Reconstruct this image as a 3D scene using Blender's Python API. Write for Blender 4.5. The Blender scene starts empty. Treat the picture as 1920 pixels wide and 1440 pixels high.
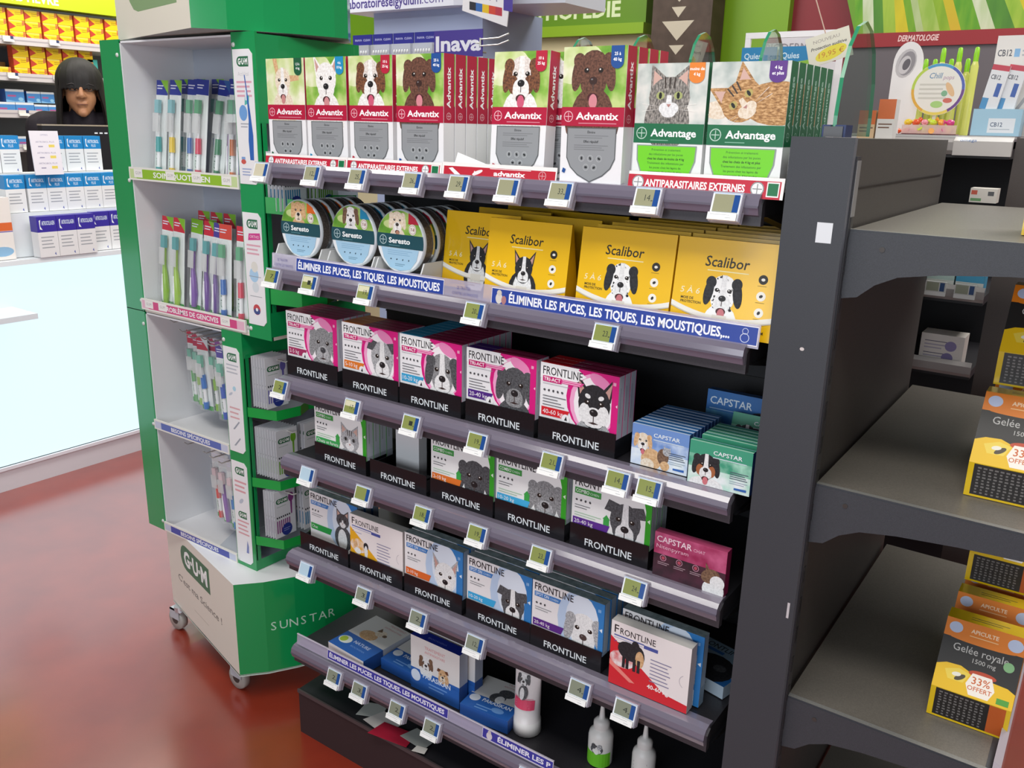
import bpy, math, random
from mathutils import Vector, Matrix, noise
random.seed(7)
SC = bpy.context.scene
COL = SC.collection
R = math.radians

# ---------------------------------------------------------------- camera
cd = bpy.data.cameras.new('camera'); cam = bpy.data.objects.new('camera', cd); COL.objects.link(cam)
cd.sensor_width = 36; cd.lens = 30.525; cd.clip_start = 0.02
cr = Vector((0.81626162, 0.57719425, 0.02374359)); cu = Vector((-0.18252525, 0.21869319, 0.95857072)); cf = Vector((-0.54808895, 0.7867783, -0.28386338))
mw = Matrix((cr, cu, -cf)).transposed().to_4x4(); mw.translation = (1.40663, -1.15525, 1.40546)
cam.matrix_world = mw
SC.camera = cam

# ---------------------------------------------------------------- world, lamps, exposure
SC.view_settings.view_transform = 'Standard'; SC.view_settings.look = 'None'
SC.view_settings.gamma = 1; SC.view_settings.use_curve_mapping = False
SC.view_settings.exposure = 0.0
w = bpy.data.worlds.new('shop_ambient'); SC.world = w; w.use_nodes = True
bg = w.node_tree.nodes['Background']; bg.inputs[0].default_value = (0.93, 0.95, 1.0, 1); bg.inputs[1].default_value = 0.20

def area(name, loc, rot, sx, sy, power, col):
    l = bpy.data.lights.new(name, 'AREA'); l.shape = 'RECTANGLE'; l.size = sx; l.size_y = sy; l.energy = power; l.color = col
    o = bpy.data.objects.new(name, l); o.location = loc; o.rotation_euler = rot; COL.objects.link(o); return o
# rows of ceiling panels above the aisles, and the shop window behind and to the right of the camera
area('ceiling_light_front_aisle', (0.7, -1.0, 2.75), (0, 0, 0), 2.4, 0.5, 41, (1, 0.97, 0.92))
area('ceiling_light_counter_aisle', (-1.1, 0.9, 2.75), (0, 0, 0), 0.6, 2.6, 52, (1, 0.97, 0.92))
area('ceiling_light_right_aisle', (1.9, 1.5, 2.75), (0, 0, 0), 0.5, 2.0, 44, (1, 0.97, 0.92))
area('ceiling_light_back_aisle', (0.0, 2.2, 2.75), (0, 0, 0), 3.0, 0.5, 20, (1, 0.97, 0.92))
area('counter_shelf_light', (-2.75, 1.3, 2.5), (0, R(25), 0), 0.4, 2.6, 28, (1, 0.96, 0.84))
area('shop_window_light', (1.3, -3.4, 1.55), (R(90), 0, 0), 3.2, 1.3, 60, (0.88, 0.94, 1.0))

# ---------------------------------------------------------------- materials
_M = {}
def lin(h):
    h = h.lstrip('#'); h = h if len(h) == 6 else ''.join(c * 2 for c in h); o = []
    for i in (0, 2, 4):
        c = int(h[i:i+2], 16) / 255
        o.append(c / 12.92 if c <= 0.04045 else ((c + 0.055) / 1.055) ** 2.4)
    return o + [1]
def mat(h, r=0.42, metal=0, em=0, alpha=1, spec=0.5, coat=0, key=''):
    k = (h, r, metal, em, alpha, spec, coat)
    if k in _M: return _M[k]
    m = bpy.data.materials.new('paint_' + h.strip('#')); m.use_nodes = True
    b = m.node_tree.nodes['Principled BSDF']
    b.inputs['Base Color'].default_value = lin(h); b.inputs['Roughness'].default_value = r; b.inputs['Metallic'].default_value = metal
    b.inputs['Specular IOR Level'].default_value = spec; b.inputs['Coat Weight'].default_value = coat; b.inputs['Coat Roughness'].default_value = 0.08
    if em: b.inputs['Emission Color'].default_value = lin(h); b.inputs['Emission Strength'].default_value = em
    if alpha < 1: b.inputs['Alpha'].default_value = alpha
    _M[k] = m; return m
def fur(c1, c2, sc=260, r=0.5, c3=None, det=3, lo=0.35, hi=0.65, stretch=None, bump=0):
    k = ('fur', c1, c2, sc, r, c3, lo, hi, stretch)
    if k in _M: return _M[k]
    m = bpy.data.materials.new('print_' + c1.strip('#')); m.use_nodes = True; nt = m.node_tree; b = nt.nodes['Principled BSDF']
    tc = nt.nodes.new('ShaderNodeTexCoord'); mp = nt.nodes.new('ShaderNodeMapping'); n = nt.nodes.new('ShaderNodeTexNoise'); cr_ = nt.nodes.new('ShaderNodeValToRGB')
    nt.links.new(tc.outputs['Object'], mp.inputs['Vector']); nt.links.new(mp.outputs['Vector'], n.inputs['Vector'])
    if stretch: mp.inputs['Scale'].default_value = stretch
    n.inputs['Scale'].default_value = sc; n.inputs['Detail'].default_value = det
    nt.links.new(n.outputs['Fac'], cr_.inputs['Fac']); nt.links.new(cr_.outputs['Color'], b.inputs['Base Color'])
    e = cr_.color_ramp.elements; e[0].position = lo; e[0].color = lin(c1); e[1].position = hi; e[1].color = lin(c2)
    if c3: x = e.new((lo + hi) / 2); x.color = lin(c3)
    b.inputs['Roughness'].default_value = r
    if bump:
        bp = nt.nodes.new('ShaderNodeBump'); bp.inputs['Strength'].default_value = bump; bp.inputs['Distance'].default_value = 0.001
        nt.links.new(n.outputs['Fac'], bp.inputs['Height']); nt.links.new(bp.outputs['Normal'], b.inputs['Normal'])
    _M[k] = m; return m
def clear(h='#dfe6ea', a=0.16, r=0.06):
    k = ('clear', h, a, r)
    if k in _M: return _M[k]
    m = mat(h, r, alpha=a, spec=0.8); _M[k] = m; return m
def glassy(h, fac, r=0.03):
    k = ('glassy', h, fac)
    if k in _M: return _M[k]
    m = bpy.data.materials.new('pane_glass'); m.use_nodes = True; nt = m.node_tree
    for n in list(nt.nodes): nt.nodes.remove(n)
    o = nt.nodes.new('ShaderNodeOutputMaterial'); mx = nt.nodes.new('ShaderNodeMixShader'); t = nt.nodes.new('ShaderNodeBsdfTransparent'); g = nt.nodes.new('ShaderNodeBsdfGlossy')
    t.inputs[0].default_value = lin(h); g.inputs['Roughness'].default_value = r; mx.inputs[0].default_value = fac
    nt.links.new(t.outputs[0], mx.inputs[1]); nt.links.new(g.outputs[0], mx.inputs[2]); nt.links.new(mx.outputs[0], o.inputs[0])
    _M[k] = m; return m

# ---------------------------------------------------------------- text outlines
_T = {}
def glyphs(s, bold=0.0):
    k = (s, bold)
    if k in _T: return _T[k]
    c = bpy.data.curves.new('t', 'FONT'); c.body = s; c.size = 1; c.resolution_u = 2; c.offset = bold
    o = bpy.data.objects.new('t', c); me = bpy.data.meshes.new_from_object(o)
    vs = [(v.co.x, v.co.y) for v in me.vertices]; fs = [list(p.vertices) for p in me.polygons]
    x0 = min([v[0] for v in vs] or [0]); x1 = max([v[0] for v in vs] or [1])
    bpy.data.objects.remove(o); bpy.data.curves.remove(c); bpy.data.meshes.remove(me)
    _T[k] = (vs, fs, x0, x1); return _T[k]
_cv = glyphs('H')[0]; CAPH = max(v[1] for v in _cv)

def clip_poly(p, rc):
    u0, v0, u1, v1 = rc
    for ax, lim, sg in ((0, u0, 1), (0, u1, -1), (1, v0, 1), (1, v1, -1)):
        out = []
        for i in range(len(p)):
            a, b = p[i - 1], p[i]; da = sg * (a[ax] - lim); db = sg * (b[ax] - lim)
            if (da >= 0) != (db >= 0):
                t = da / (da - db); out.append((a[0] + t * (b[0] - a[0]), a[1] + t * (b[1] - a[1])))
            if db >= 0: out.append(b)
        p = out
        if len(p) < 3: return []
    return p

class MB:
    """collects faces and printed artwork and links them as one mesh object"""
    def __init__(s): s.v = []; s.f = []; s.m = []; s.sm = []; s.ms = []; s.rc = None; s.tr = None
    def mi(s, m):
        if isinstance(m, str): m = mat(m)
        if m not in s.ms: s.ms.append(m)
        return s.ms.index(m)
    def add(s, pts):
        b = len(s.v); s.v += [tuple(p) for p in pts]; return b
    def face(s, pts, m, smooth=False):
        b = s.add(pts); s.f.append(list(range(b, b + len(pts)))); s.m.append(s.mi(m)); s.sm.append(smooth)
    def box(s, x0, y0, z0, x1, y1, z1, m, **k):
        P = [(x0, y0, z0), (x1, y0, z0), (x1, y1, z0), (x0, y1, z0), (x0, y0, z1), (x1, y0, z1), (x1, y1, z1), (x0, y1, z1)]
        for nm, q in dict(f=(0, 1, 5, 4), r=(1, 2, 6, 5), b=(2, 3, 7, 6), l=(3, 0, 4, 7), t=(4, 5, 6, 7), u=(3, 2, 1, 0)).items():
            mm = k.get(nm, m)
            if mm is not None: s.face([P[i] for i in q], mm)
    def prism(s, base, vec, m, side=None, cap2=None):
        b = [Vector(p) for p in base]; t = [p + Vector(vec) for p in b]; n = len(b)
        s.face(b[::-1], m); s.face(t, cap2 or m)
        for i in range(n):
            j = (i + 1) % n; mm = side[i] if isinstance(side, (list, tuple)) else (side or m)
            s.face([b[i], b[j], t[j], t[i]], mm)
    def rings(s, rs, m, caps=True, closed=True, smooth=True):
        n = len(rs[0]); bs = [s.add(r) for r in rs]
        for a in range(len(rs) - 1):
            mm = m[a] if isinstance(m, list) else m
            for i in range(n if closed else n - 1):
                j = (i + 1) % n
                s.f.append([bs[a] + i, bs[a] + j, bs[a + 1] + j, bs[a + 1] + i]); s.m.append(s.mi(mm)); s.sm.append(smooth)
        if caps and closed:
            s.face(list(rs[0])[::-1], m[0] if isinstance(m, list) else m); s.face(rs[-1], m[-1] if isinstance(m, list) else m)
    def lathe(s, prof, m, c=(0, 0, 0), ax='z', n=20, caps=True, smooth=True, sy=1):
        rs = []
        for r, h in prof:
            ring = []
            for i in range(n):
                a = 2 * math.pi * i / n; x, y = r * math.cos(a), r * math.sin(a) * sy
                ring.append((c[0] + x, c[1] + y, c[2] + h) if ax == 'z' else (c[0] + x, c[1] + h, c[2] - y) if ax == 'y' else (c[0] + h, c[1] + x, c[2] + y))
            rs.append(ring)
        s.rings(rs, m, caps=caps, smooth=smooth)
    def tube(s, path, r, m, n=7):
        path = [Vector(p) for p in path]; rs = []
        for i, p in enumerate(path):
            d = (path[min(i + 1, len(path) - 1)] - path[max(i - 1, 0)]).normalized()
            a = d.orthogonal().normalized() if abs(d.z) > 0.95 else d.cross(Vector((0, 0, 1))).normalized(); b = d.cross(a)
            rr = r[i] if isinstance(r, (list, tuple)) else r
            rs.append([p + a * rr * math.cos(2 * math.pi * k / n) + b * rr * math.sin(2 * math.pi * k / n) for k in range(n)])
        s.rings(rs, m)
    def ball(s, c, rx, ry, rz, m, n=14, k=9, rot=None):
        rs = []
        for i in range(k + 1):
            t = math.pi * i / k; ring = []
            for j in range(n):
                a = 2 * math.pi * j / n; q = Vector((rx * math.sin(t) * math.cos(a), ry * math.sin(t) * math.sin(a), -rz * math.cos(t)))
                if rot: q = rot @ q
                ring.append(q + Vector(c))
            rs.append(ring)
        s.rings(rs, m, caps=False)
    # printed artwork on a plane
    def on(s, O, U, V, rc=None, e=0.00002):
        s.O = Vector(O); s.U = Vector(U).normalized(); s.V = Vector(V).normalized(); s.N = s.U.cross(s.V); s.k = 1; s.e = e; s.rc = rc; s.bend = None; return s
    def P(s, u, v):
        if s.tr: u, v = s.tr(u, v)
        q = s.O + s.U * u + s.V * v + s.N * (s.k * s.e)
        return s.bend(q) if s.bend else q
    def poly(s, pts, m):
        pts = [tuple(p) for p in pts]
        if s.tr: pts = [s.tr(*p) for p in pts]
        if s.rc: pts = clip_poly(pts, s.rc)
        if len(pts) < 3: return
        t, s.tr = s.tr, None; q = [s.P(*p) for p in pts]; s.tr = t; s.face(q, m); s.k += 1
    def rect(s, u0, v0, u1, v1, m): s.poly([(u0, v0), (u1, v0), (u1, v1), (u0, v1)], m)
    def ell(s, cu_, cv_, ru, rv, m, a=0, n=18, a0=0, a1=360):
        ca, sa = math.cos(R(a)), math.sin(R(a)); p = []
        for i in range(n + (a1 - a0 < 360)):
            t = R(a0 + (a1 - a0) * i / n); x, y = ru * math.cos(t), rv * math.sin(t); p.append((cu_ + x * ca - y * sa, cv_ + x * sa + y * ca))
        s.poly(p, m)
    def arc(s, cu_, cv_, r0, r1, a0, a1, m, n=12, sy=1):
        for i in range(n):
            t, q = R(a0 + (a1 - a0) * i / n), R(a0 + (a1 - a0) * (i + 1) / n)
            s.poly([(cu_ + r * math.cos(x), cv_ + r * math.sin(x) * sy) for r, x in ((r0, t), (r1, t), (r1, q), (r0, q))], m); s.k -= 1
        s.k += 1
    def text(s, tx, u, v, h, m, w=None, al='l', rot=0, bold=0.0, shear=0):
        vs, fs, x0, x1 = glyphs(tx, bold); sc = h / CAPH; sx = w / (x1 - x0) if w else sc; W = (x1 - x0) * sx
        off = {'l': 0, 'c': -W / 2, 'r': -W}[al]; ca, sa = math.cos(R(rot)), math.sin(R(rot)); pts = []
        for x, y in vs:
            a = (x - x0) * sx + off + shear * y * sc; b = y * sc; pts.append((u + a * ca - b * sa, v + a * sa + b * ca))
        if s.rc and any(p[0] < s.rc[0] or p[0] > s.rc[2] or p[1] < s.rc[1] or p[1] > s.rc[3] for p in pts):
            for f in fs:
                s.poly([pts[i] for i in f], m); s.k -= 1
            s.k += 1; return
        b = s.add([s.P(*p) for p in pts]); i = s.mi(m)
        for f in fs: s.f.append([b + j for j in f]); s.m.append(i); s.sm.append(False)
        s.k += 1
    def lines(s, u0, u1, v, n, dv, m='#8a8a8e', h=None, j=0.25):
        h = h or dv * 0.4
        for i in range(n):
            L = (u1 - u0) * (1 - j * ((i * 37 % 10) / 10)); s.rect(u0, v - i * dv, u0 + L, v - i * dv + h, m); s.k -= 1
        s.k += 1
    def mesh(s, name):
        me = bpy.data.meshes.new(name); me.from_pydata([tuple(p) for p in s.v], [], s.f)
        for m in s.ms: me.materials.append(m)
        me.polygons.foreach_set('material_index', s.m); me.polygons.foreach_set('use_smooth', s.sm); me.update(); return me
    def build(s, name, parent=None, loc=None, rot=None):
        return place(s.mesh(name), name, parent, loc, rot)

def place(me, name, parent=None, loc=None, rot=None):
    o = bpy.data.objects.new(name, me); COL.objects.link(o)
    if parent: o.parent = parent
    if loc: o.location = loc
    if rot: o.rotation_euler = rot
    return o
def tag(o, label, cat, group=None):
    o['label'] = label; o['category'] = cat
    if group: o['group'] = group
    return o
def empty(name, loc, label, cat, group=None, rot=None):
    o = bpy.data.objects.new(name, None); COL.objects.link(o); o.location = loc; o.empty_display_size = 0.02
    if rot: o.rotation_euler = rot
    return tag(o, label, cat, group)
def struct(o): o['kind'] = 'structure'; return o
def copy_tree(o, parent=None):
    c = o.copy(); COL.objects.link(c); c.parent = parent
    for ch in list(o.children): copy_tree(ch, c)
    return c
ORD = ['front', 'second', 'third', 'fourth', 'fifth', 'sixth', 'seventh', 'eighth', 'ninth', 'tenth']
def row(me, name, n, loc, step, labels, cat, group, rot=None):
    """copies of one thing one behind the other; labels is a function of the index"""
    out = []; first = None
    for i in range(n):
        o = place(me, name) if first is None else first.copy()
        if first is None: first = o
        else: COL.objects.link(o)
        o.location = (loc[0] + step[0] * i, loc[1] + step[1] * i, loc[2] + step[2] * i)
        if rot: o.rotation_euler = rot
        tag(o, labels(i), cat, group); out.append(o)
    return out
# ---------------------------------------------------------------- the setting
def floor_mat():
    m = bpy.data.materials.new('red_resin_floor'); m.use_nodes = True; nt = m.node_tree; b = nt.nodes['Principled BSDF']
    tc = nt.nodes.new('ShaderNodeTexCoord'); n = nt.nodes.new('ShaderNodeTexNoise'); n.inputs['Scale'].default_value = 7; n.inputs['Detail'].default_value = 5
    c = nt.nodes.new('ShaderNodeValToRGB'); e = c.color_ramp.elements; e[0].position = 0.3; e[0].color = lin('#84240d'); e[1].position = 0.75; e[1].color = lin('#972f14')
    nt.links.new(tc.outputs['Object'], n.inputs['Vector']); nt.links.new(n.outputs['Fac'], c.inputs['Fac']); nt.links.new(c.outputs['Color'], b.inputs['Base Color'])
    b.inputs['Roughness'].default_value = 0.30; b.inputs['Specular IOR Level'].default_value = 0.8; b.inputs['Coat Weight'].default_value = 1.0; b.inputs['Coat IOR'].default_value = 1.7; b.inputs['Coat Roughness'].default_value = 0.20
    return m
b = MB(); b.box(-5.2, -3.6, -0.05, 3.6, 3.3, 0, floor_mat()); struct(b.build('floor'))
b = MB(); b.box(-5.2, 3.05, 0, -0.02, 3.2, 3.0, '#cfc6a6'); b.box(-0.02, 3.05, 0, 3.6, 3.2, 3.0, '#7c1822'); struct(b.build('wall_back'))
b = MB(); b.box(-5.2, -3.6, 0, -5.05, 3.05, 3.0, '#d8d3c4'); struct(b.build('wall_left'))
b = MB(); b.box(-0.40, 3.0, 0, -0.02, 3.05, 3.0, '#66900a', f='#6f980c'); b.box(-5.0, 3.0, 1.86, -1.56, 3.05, 3.0, '#5f8a10'); struct(b.build('trim_1'))

SH = [1.3265, 1.1195, 0.888, 0.711, 0.482, 0.244]      # shelf tops of the pet shelf unit
# end-of-aisle shelf unit
DK = fur('#1d1c21', '#26252a', 900, 0.5); DK2 = fur('#141418', '#1c1c22', 700, 0.6)
GR = fur('#33353a', '#3d4046', 1300, 0.5, bump=0.12); GRB = fur('#474340', '#524d49', 700, 0.55)
unit = empty('gondola_shelf_unit', (0, 0, 0), 'dark end-of-aisle shelf unit with six sloping rows of pet boxes', 'shelf unit')
b = MB(); b.box(0.0, 0.335, 0, 1.02, 0.36, 1.395, DK2)
for z in (0.62, 0.98): b.box(0.0, 0.332, z, 1.02, 0.336, z + 0.004, '#08080a')
b.build('back_panel', unit)
b = MB(); b.box(0, 0.012, 0, 1.02, 0.335, 0.119, fur('#2a1a1c', '#301f22', 900, 0.6), t=DK); b.box(0.0, 0.008, 0.112, 1.02, 0.012, 0.121, '#4a4042'); b.build('base_plinth', unit)
RAIL = mat('#6f6878', 0.18, spec=0.7, coat=0.5); RAILT = mat('#837c8c', 0.14, spec=0.8, coat=0.6)
for k, z in enumerate(SH):
    b = MB(); b.box(0, 0.016, z - 0.03, 1.0, 0.333, z - 0.001, DK, t=fur('#232227', '#2e2d31', 600, 0.38))
    b.prism([(0, 0.004, z - 0.042), (0, 0.016, z - 0.042), (0, 0.016, z - 0.004), (0, 0.004, z - 0.012)], (1.0, 0, 0), fur('#343238', '#3d3b40', 900, 0.4))
    b.prism([(0.985, 0.014, z - 0.03), (0.985, 0.333, z - 0.03), (0.985, 0.333, z - 0.075), (0.985, 0.16, z - 0.062)], (0.02, 0, 0), '#111115')
    sh = b.build('shelf', unit)
    prof = [(0.006, -0.030), (-0.003, -0.027), (-0.0065, -0.016), (-0.0045, -0.006), (0.002, 0.0005), (0.014, 0.0035), (0.030, 0.0015)]
    b = MB(); a = [(0.002, y, z + q) for y, q in prof]; c = [(0.998, y, z + q) for y, q in prof]
    for i in range(len(prof) - 1): b.face([a[i], c[i], c[i + 1], a[i + 1]], RAILT if i > 3 else RAIL, True)
    b.face(a[::-1], RAIL); b.face(c, RAILT)
    b.box(0.002, -0.0072, z - 0.0175, 0.998, -0.0058, z - 0.0145, '#5d5766'); b.build('price_rail', sh)

# wall of the right-hand shelving and its brackets
wall = empty('wall_shelving_unit', (1.07, 0, 0), 'anthracite shelving bay at right with nearly empty shelves on brackets', 'shelving')
wall_o = wall
def inw(bb, nm, par=None):
    o = bb.build(nm, par or wall); o.location = (-1.07, 0, 0) if par is None else (0, 0, 0); return o
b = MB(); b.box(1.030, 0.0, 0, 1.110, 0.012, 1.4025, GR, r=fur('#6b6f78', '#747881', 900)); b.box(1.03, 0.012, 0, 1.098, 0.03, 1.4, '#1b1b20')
post = inw(b, 'end_post')
b = MB(); b.box(1.03, 0.03, 0.1, 1.105, 0.66, 1.4015, GRB); b.box(1.03, 0.03, 0, 1.112, 0.655, 0.1, DK)
b.box(1.1055, 0.05, 1.34, 1.107, 0.64, 1.342, '#3a3735')
inw(b, 'back_panel')
b = MB(); b.box(1.098, 0.0125, 0.05, 1.112, 0.032, 1.38, '#3f3f43', f='#2a2a2e'); b.box(1.1122, 0.014, 1.305, 1.1130, 0.031, 1.375, '#8c8b8b')
for i in range(26): b.box(1.1118, 0.018, 0.08 + i * 0.05, 1.1126, 0.026, 0.105 + i * 0.05, '#26262b')
inw(b, 'slotted_upright')
b = MB(); b.on((1.03, 0, 0), (1, 0, 0), (0, 0, 1)); b.rect(0.046, 1.271, 0.066, 1.297, '#dfe2e6'); inw(b, 'sticker'); b = MB(); b.on((1.03, 0, 0), (1, 0, 0), (0, 0, 1)); b.rect(0.07, 0.727, 0.0735, 0.752, '#c9c3c6'); inw(b, 'sticker'); b = MB(); b.on((1.03, 0, 0), (1, 0, 0), (0, 0, 1)); b.ell(0.046, 1.128, 0.003, 0.0024, '#d5cbc8'); inw(b, 'screw')
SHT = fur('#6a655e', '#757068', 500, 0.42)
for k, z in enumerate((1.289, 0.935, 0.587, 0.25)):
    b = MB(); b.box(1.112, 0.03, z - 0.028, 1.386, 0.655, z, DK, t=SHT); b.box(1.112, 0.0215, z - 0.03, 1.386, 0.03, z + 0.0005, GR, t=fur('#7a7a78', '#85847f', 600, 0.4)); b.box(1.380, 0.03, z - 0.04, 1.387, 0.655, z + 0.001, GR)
    s_ = inw(b, 'shelf')
    pf = [(1.111, z - 0.002), (1.385, z - 0.002), (1.385, z - 0.036), (1.30, z - 0.040), (1.225, z - 0.047), (1.178, z - 0.055), (1.152, z - 0.068), (1.132, z - 0.086), (1.111, z - 0.090)]
    b = MB(); b.prism([(x, 0.0205, q) for x, q in pf][::-1], (0, 0.003, 0), GR); b.lathe([(0.0035, 0), (0.0035, 0.0006)], '#3a3431', (1.155, 0.0196, z - 0.022), 'y', 12)
    b.build('bracket', s_)
b = MB(); z = 0.587
pr = [(1.388, z - 0.03), (1.396, z - 0.028), (1.40, z - 0.012), (1.398, z + 0.014), (1.388, z + 0.02)]
b.prism([(x, 0.022, q) for x, q in pr][::-1], (0, 0.63, 0), mat('#b9b2ba', 0.12, coat=0.8)); inw(b, 'price_rail')
# ---------------------------------------------------------------- printed animals (flat artwork on the packs)
MEADOW = fur('#b9cf7a', '#f3f0da', 22, 0.4, c3='#d3dfa4'); LAWN = fur('#5d9a2c', '#c6d78a', 24, 0.4, c3='#8fbb4e'); ROOM = fur('#a9b5b0', '#e9e6df', 26, 0.4, c3='#ccd2cc')
F = dict(choc=fur('#4a2c20', '#7a5140', 300), tri=fur('#f0e9e4', '#cfc2ba', 300), trid=fur('#4a2a1c', '#8d5a3a', 280), white=fur('#fbfaf8', '#e2ddd8', 260), tan=fur('#c99a6a', '#e2bd92', 250), cream=fur('#f1e6d6', '#dcc7ab', 250),
         grey=fur('#6f7072', '#a3a4a6', 330), dgrey=fur('#37383b', '#616266', 330), mid=fur('#8b8c90', '#c5c6c8', 330), black=fur('#141417', '#2c2c31', 300), lt=fur('#dcdcdc', '#f3f3f3', 300), brown=fur('#5a4030', '#8a6a52', 300), ginger=fur('#8a5f35', '#dcb27e', 170, c3='#b98a55', stretch=(1, 1, 2.4)), tabby=fur('#4b4744', '#b3aca4', 190, c3='#85807a', stretch=(2.4, 1, 1)), dal=fur('#1b1b1e', '#f5f5f4', 130, lo=0.36, hi=0.40))
def dog(b, u, v, s, head, ear, muz, ears='flop', body=None, blaze=None, tongue=None, nose='#1d1a1c', eye='#20150f', brow=None, cheek=None, tilt=0):
    """front view of a dog's or cat's head; s is half the head height"""
    old = b.tr
    if tilt:
        ca, sa = math.cos(R(tilt)), math.sin(R(tilt)); b.tr = lambda x, y: (u + (x - u) * ca - (y - v) * sa, v + (x - u) * sa + (y - v) * ca)
    E = lambda x, y, rx, ry, m, a=0, n=18: b.ell(u + x * s, v + y * s, rx * s, ry * s, m, a, n)
    P = lambda pts, m: b.poly([(u + x * s, v + y * s) for x, y in pts], m)
    if body: E(0, -1.5, 0.95, 1.05, body); E(0, -1.9, 1.25, 0.9, body)
    if ears == 'up':
        for g in (-1, 1): P([(g * .25, .62), (g * .72, .30), (g * .88, 1.35)][::g], ear); P([(g * .42, .62), (g * .66, .45), (g * .78, 1.12)][::g], '#c79a90')
    if ears == 'side': P([(-.35, .8), (-.62, .5), (-.95, 1.7), (-.55, 1.65)], ear); P([(.5, .45), (.55, .05), (1.55, .15), (1.5, .42)], ear)
    E(0, .12, .72, .80, head); E(0, -.25, .60, .66, head)
    if ears == 'flop':
        for g in (-1, 1): E(g * .74, .05, .24, .68, ear, g * 9); E(g * .66, .52, .27, .3, ear)
    if ears == 'fold':
        for g in (-1, 1): P([(g * .3, .85), (g * .8, .95), (g * 1.0, .45), (g * .62, .4)][::g], ear)
    if cheek:
        for g in (-1, 1): E(g * .42, -.28, .26, .4, cheek)
    if blaze: P([(-.12, .92), (.12, .92), (.16, .1), (.3, -.4), (-.3, -.4), (-.16, .1)], blaze)
    E(0, -.42, .43, .42, muz); E(-.18, -.56, .26, .26, muz); E(.18, -.56, .26, .26, muz)
    for g in (-1, 1):
        E(g * .32, .17, .12, .10, eye, 0, 10); E(g * .29, .20, .035, .035, '#f4f0ea', 0, 6)
        if brow: E(g * .30, .42, .13, .09, brow, g * 20)
    if tongue: E(0, -.86, .25, .18, '#4c1f22'); E(.02, -1.0, .19, .28, tongue)
    else: b.poly([(u - .25 * s, v - .66 * s), (u, v - .60 * s), (u + .25 * s, v - .66 * s), (u, v - .70 * s)], '#3c2b2a')
    E(0, -.22, .19, .15, nose); E(-.06, -.17, .05, .03, '#7d7a7c', 0, 8); P([(-.02, -.34), (.02, -.34), (.02, -.6), (-.02, -.6)], '#4a3c3a')
    b.tr = old
def cat(b, u, v, s, fu, light, body=None, tilt=0, eye='#a9b070'):
    old = b.tr
    if tilt:
        ca, sa = math.cos(R(tilt)), math.sin(R(tilt)); b.tr = lambda x, y: (u + (x - u) * ca - (y - v) * sa, v + (x - u) * sa + (y - v) * ca)
    E = lambda x, y, rx, ry, m, a=0, n=18: b.ell(u + x * s, v + y * s, rx * s, ry * s, m, a, n)
    P = lambda pts, m: b.poly([(u + x * s, v + y * s) for x, y in pts], m)
    if body: E(0, -1.35, 1.0, .9, body)
    for g in (-1, 1): P([(g * .12, .72), (g * .82, .2), (g * .82, 1.25)][::g], fu); P([(g * .34, .72), (g * .72, .4), (g * .72, 1.02)][::g], '#d3ada0')
    E(0, 0, .88, .78, fu)
    for x in (-.22, 0, .22): P([(x - .035, .75), (x + .035, .75), (x * .8 + .03, .35), (x * .8 - .03, .35)], '#3d322b')
    E(-.16, -.4, .26, .22, light); E(.16, -.4, .26, .22, light); E(0, -.58, .3, .16, light); P([(-.09, .1), (.09, .1), (.14, -.3), (-.14, -.3)], light)
    for g in (-1, 1): E(g * .38, .08, .18, .15, eye, 0, 12); E(g * .38, .08, .07, .13, '#15130f', 0, 8); P([(g * .3, -.35), (g * 1.15, -.22), (g * 1.15, -.24)][::g], '#f2eee8'); P([(g * .3, -.42), (g * 1.12, -.5), (g * 1.12, -.52)][::g], '#f2eee8')
    P([(-.1, -.24), (.1, -.24), (0, -.36)], '#b57f78'); b.tr = old
def roundel(b, u, v, r, c='#f4eef0', fill=None):
    if fill: b.ell(u, v, r, r, fill)
    b.arc(u, v, r * .84, r, 0, 360, c, 16); b.rect(u - r * .07, v - r * .7, u + r * .07, v + r * .7, c); b.rect(u - r * .7, v - r * .07, u + r * .7, v + r * .07, c)
def front(b, w, h): return b.on((0, 0, 0), (1, 0, 0), (0, 0, 1), (0, 0, w, h))
def right(b, w, d, h): return b.on((w, 0, 0), (0, 1, 0), (0, 0, 1), (0, 0, d, h))
def top(b, w, d, h): return b.on((0, 0, h), (1, 0, 0), (0, 1, 0), (0, 0, w, d))
def carton(w, d, h, c='#f2f2f2', **k):
    b = MB(); b.box(0, 0, 0, w, d, h, c, **k)
    top(b, w, d, h); b.rect(0.0015, d * .93, w - .0015, d * .95, '#9a9a9c'); return b

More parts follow.
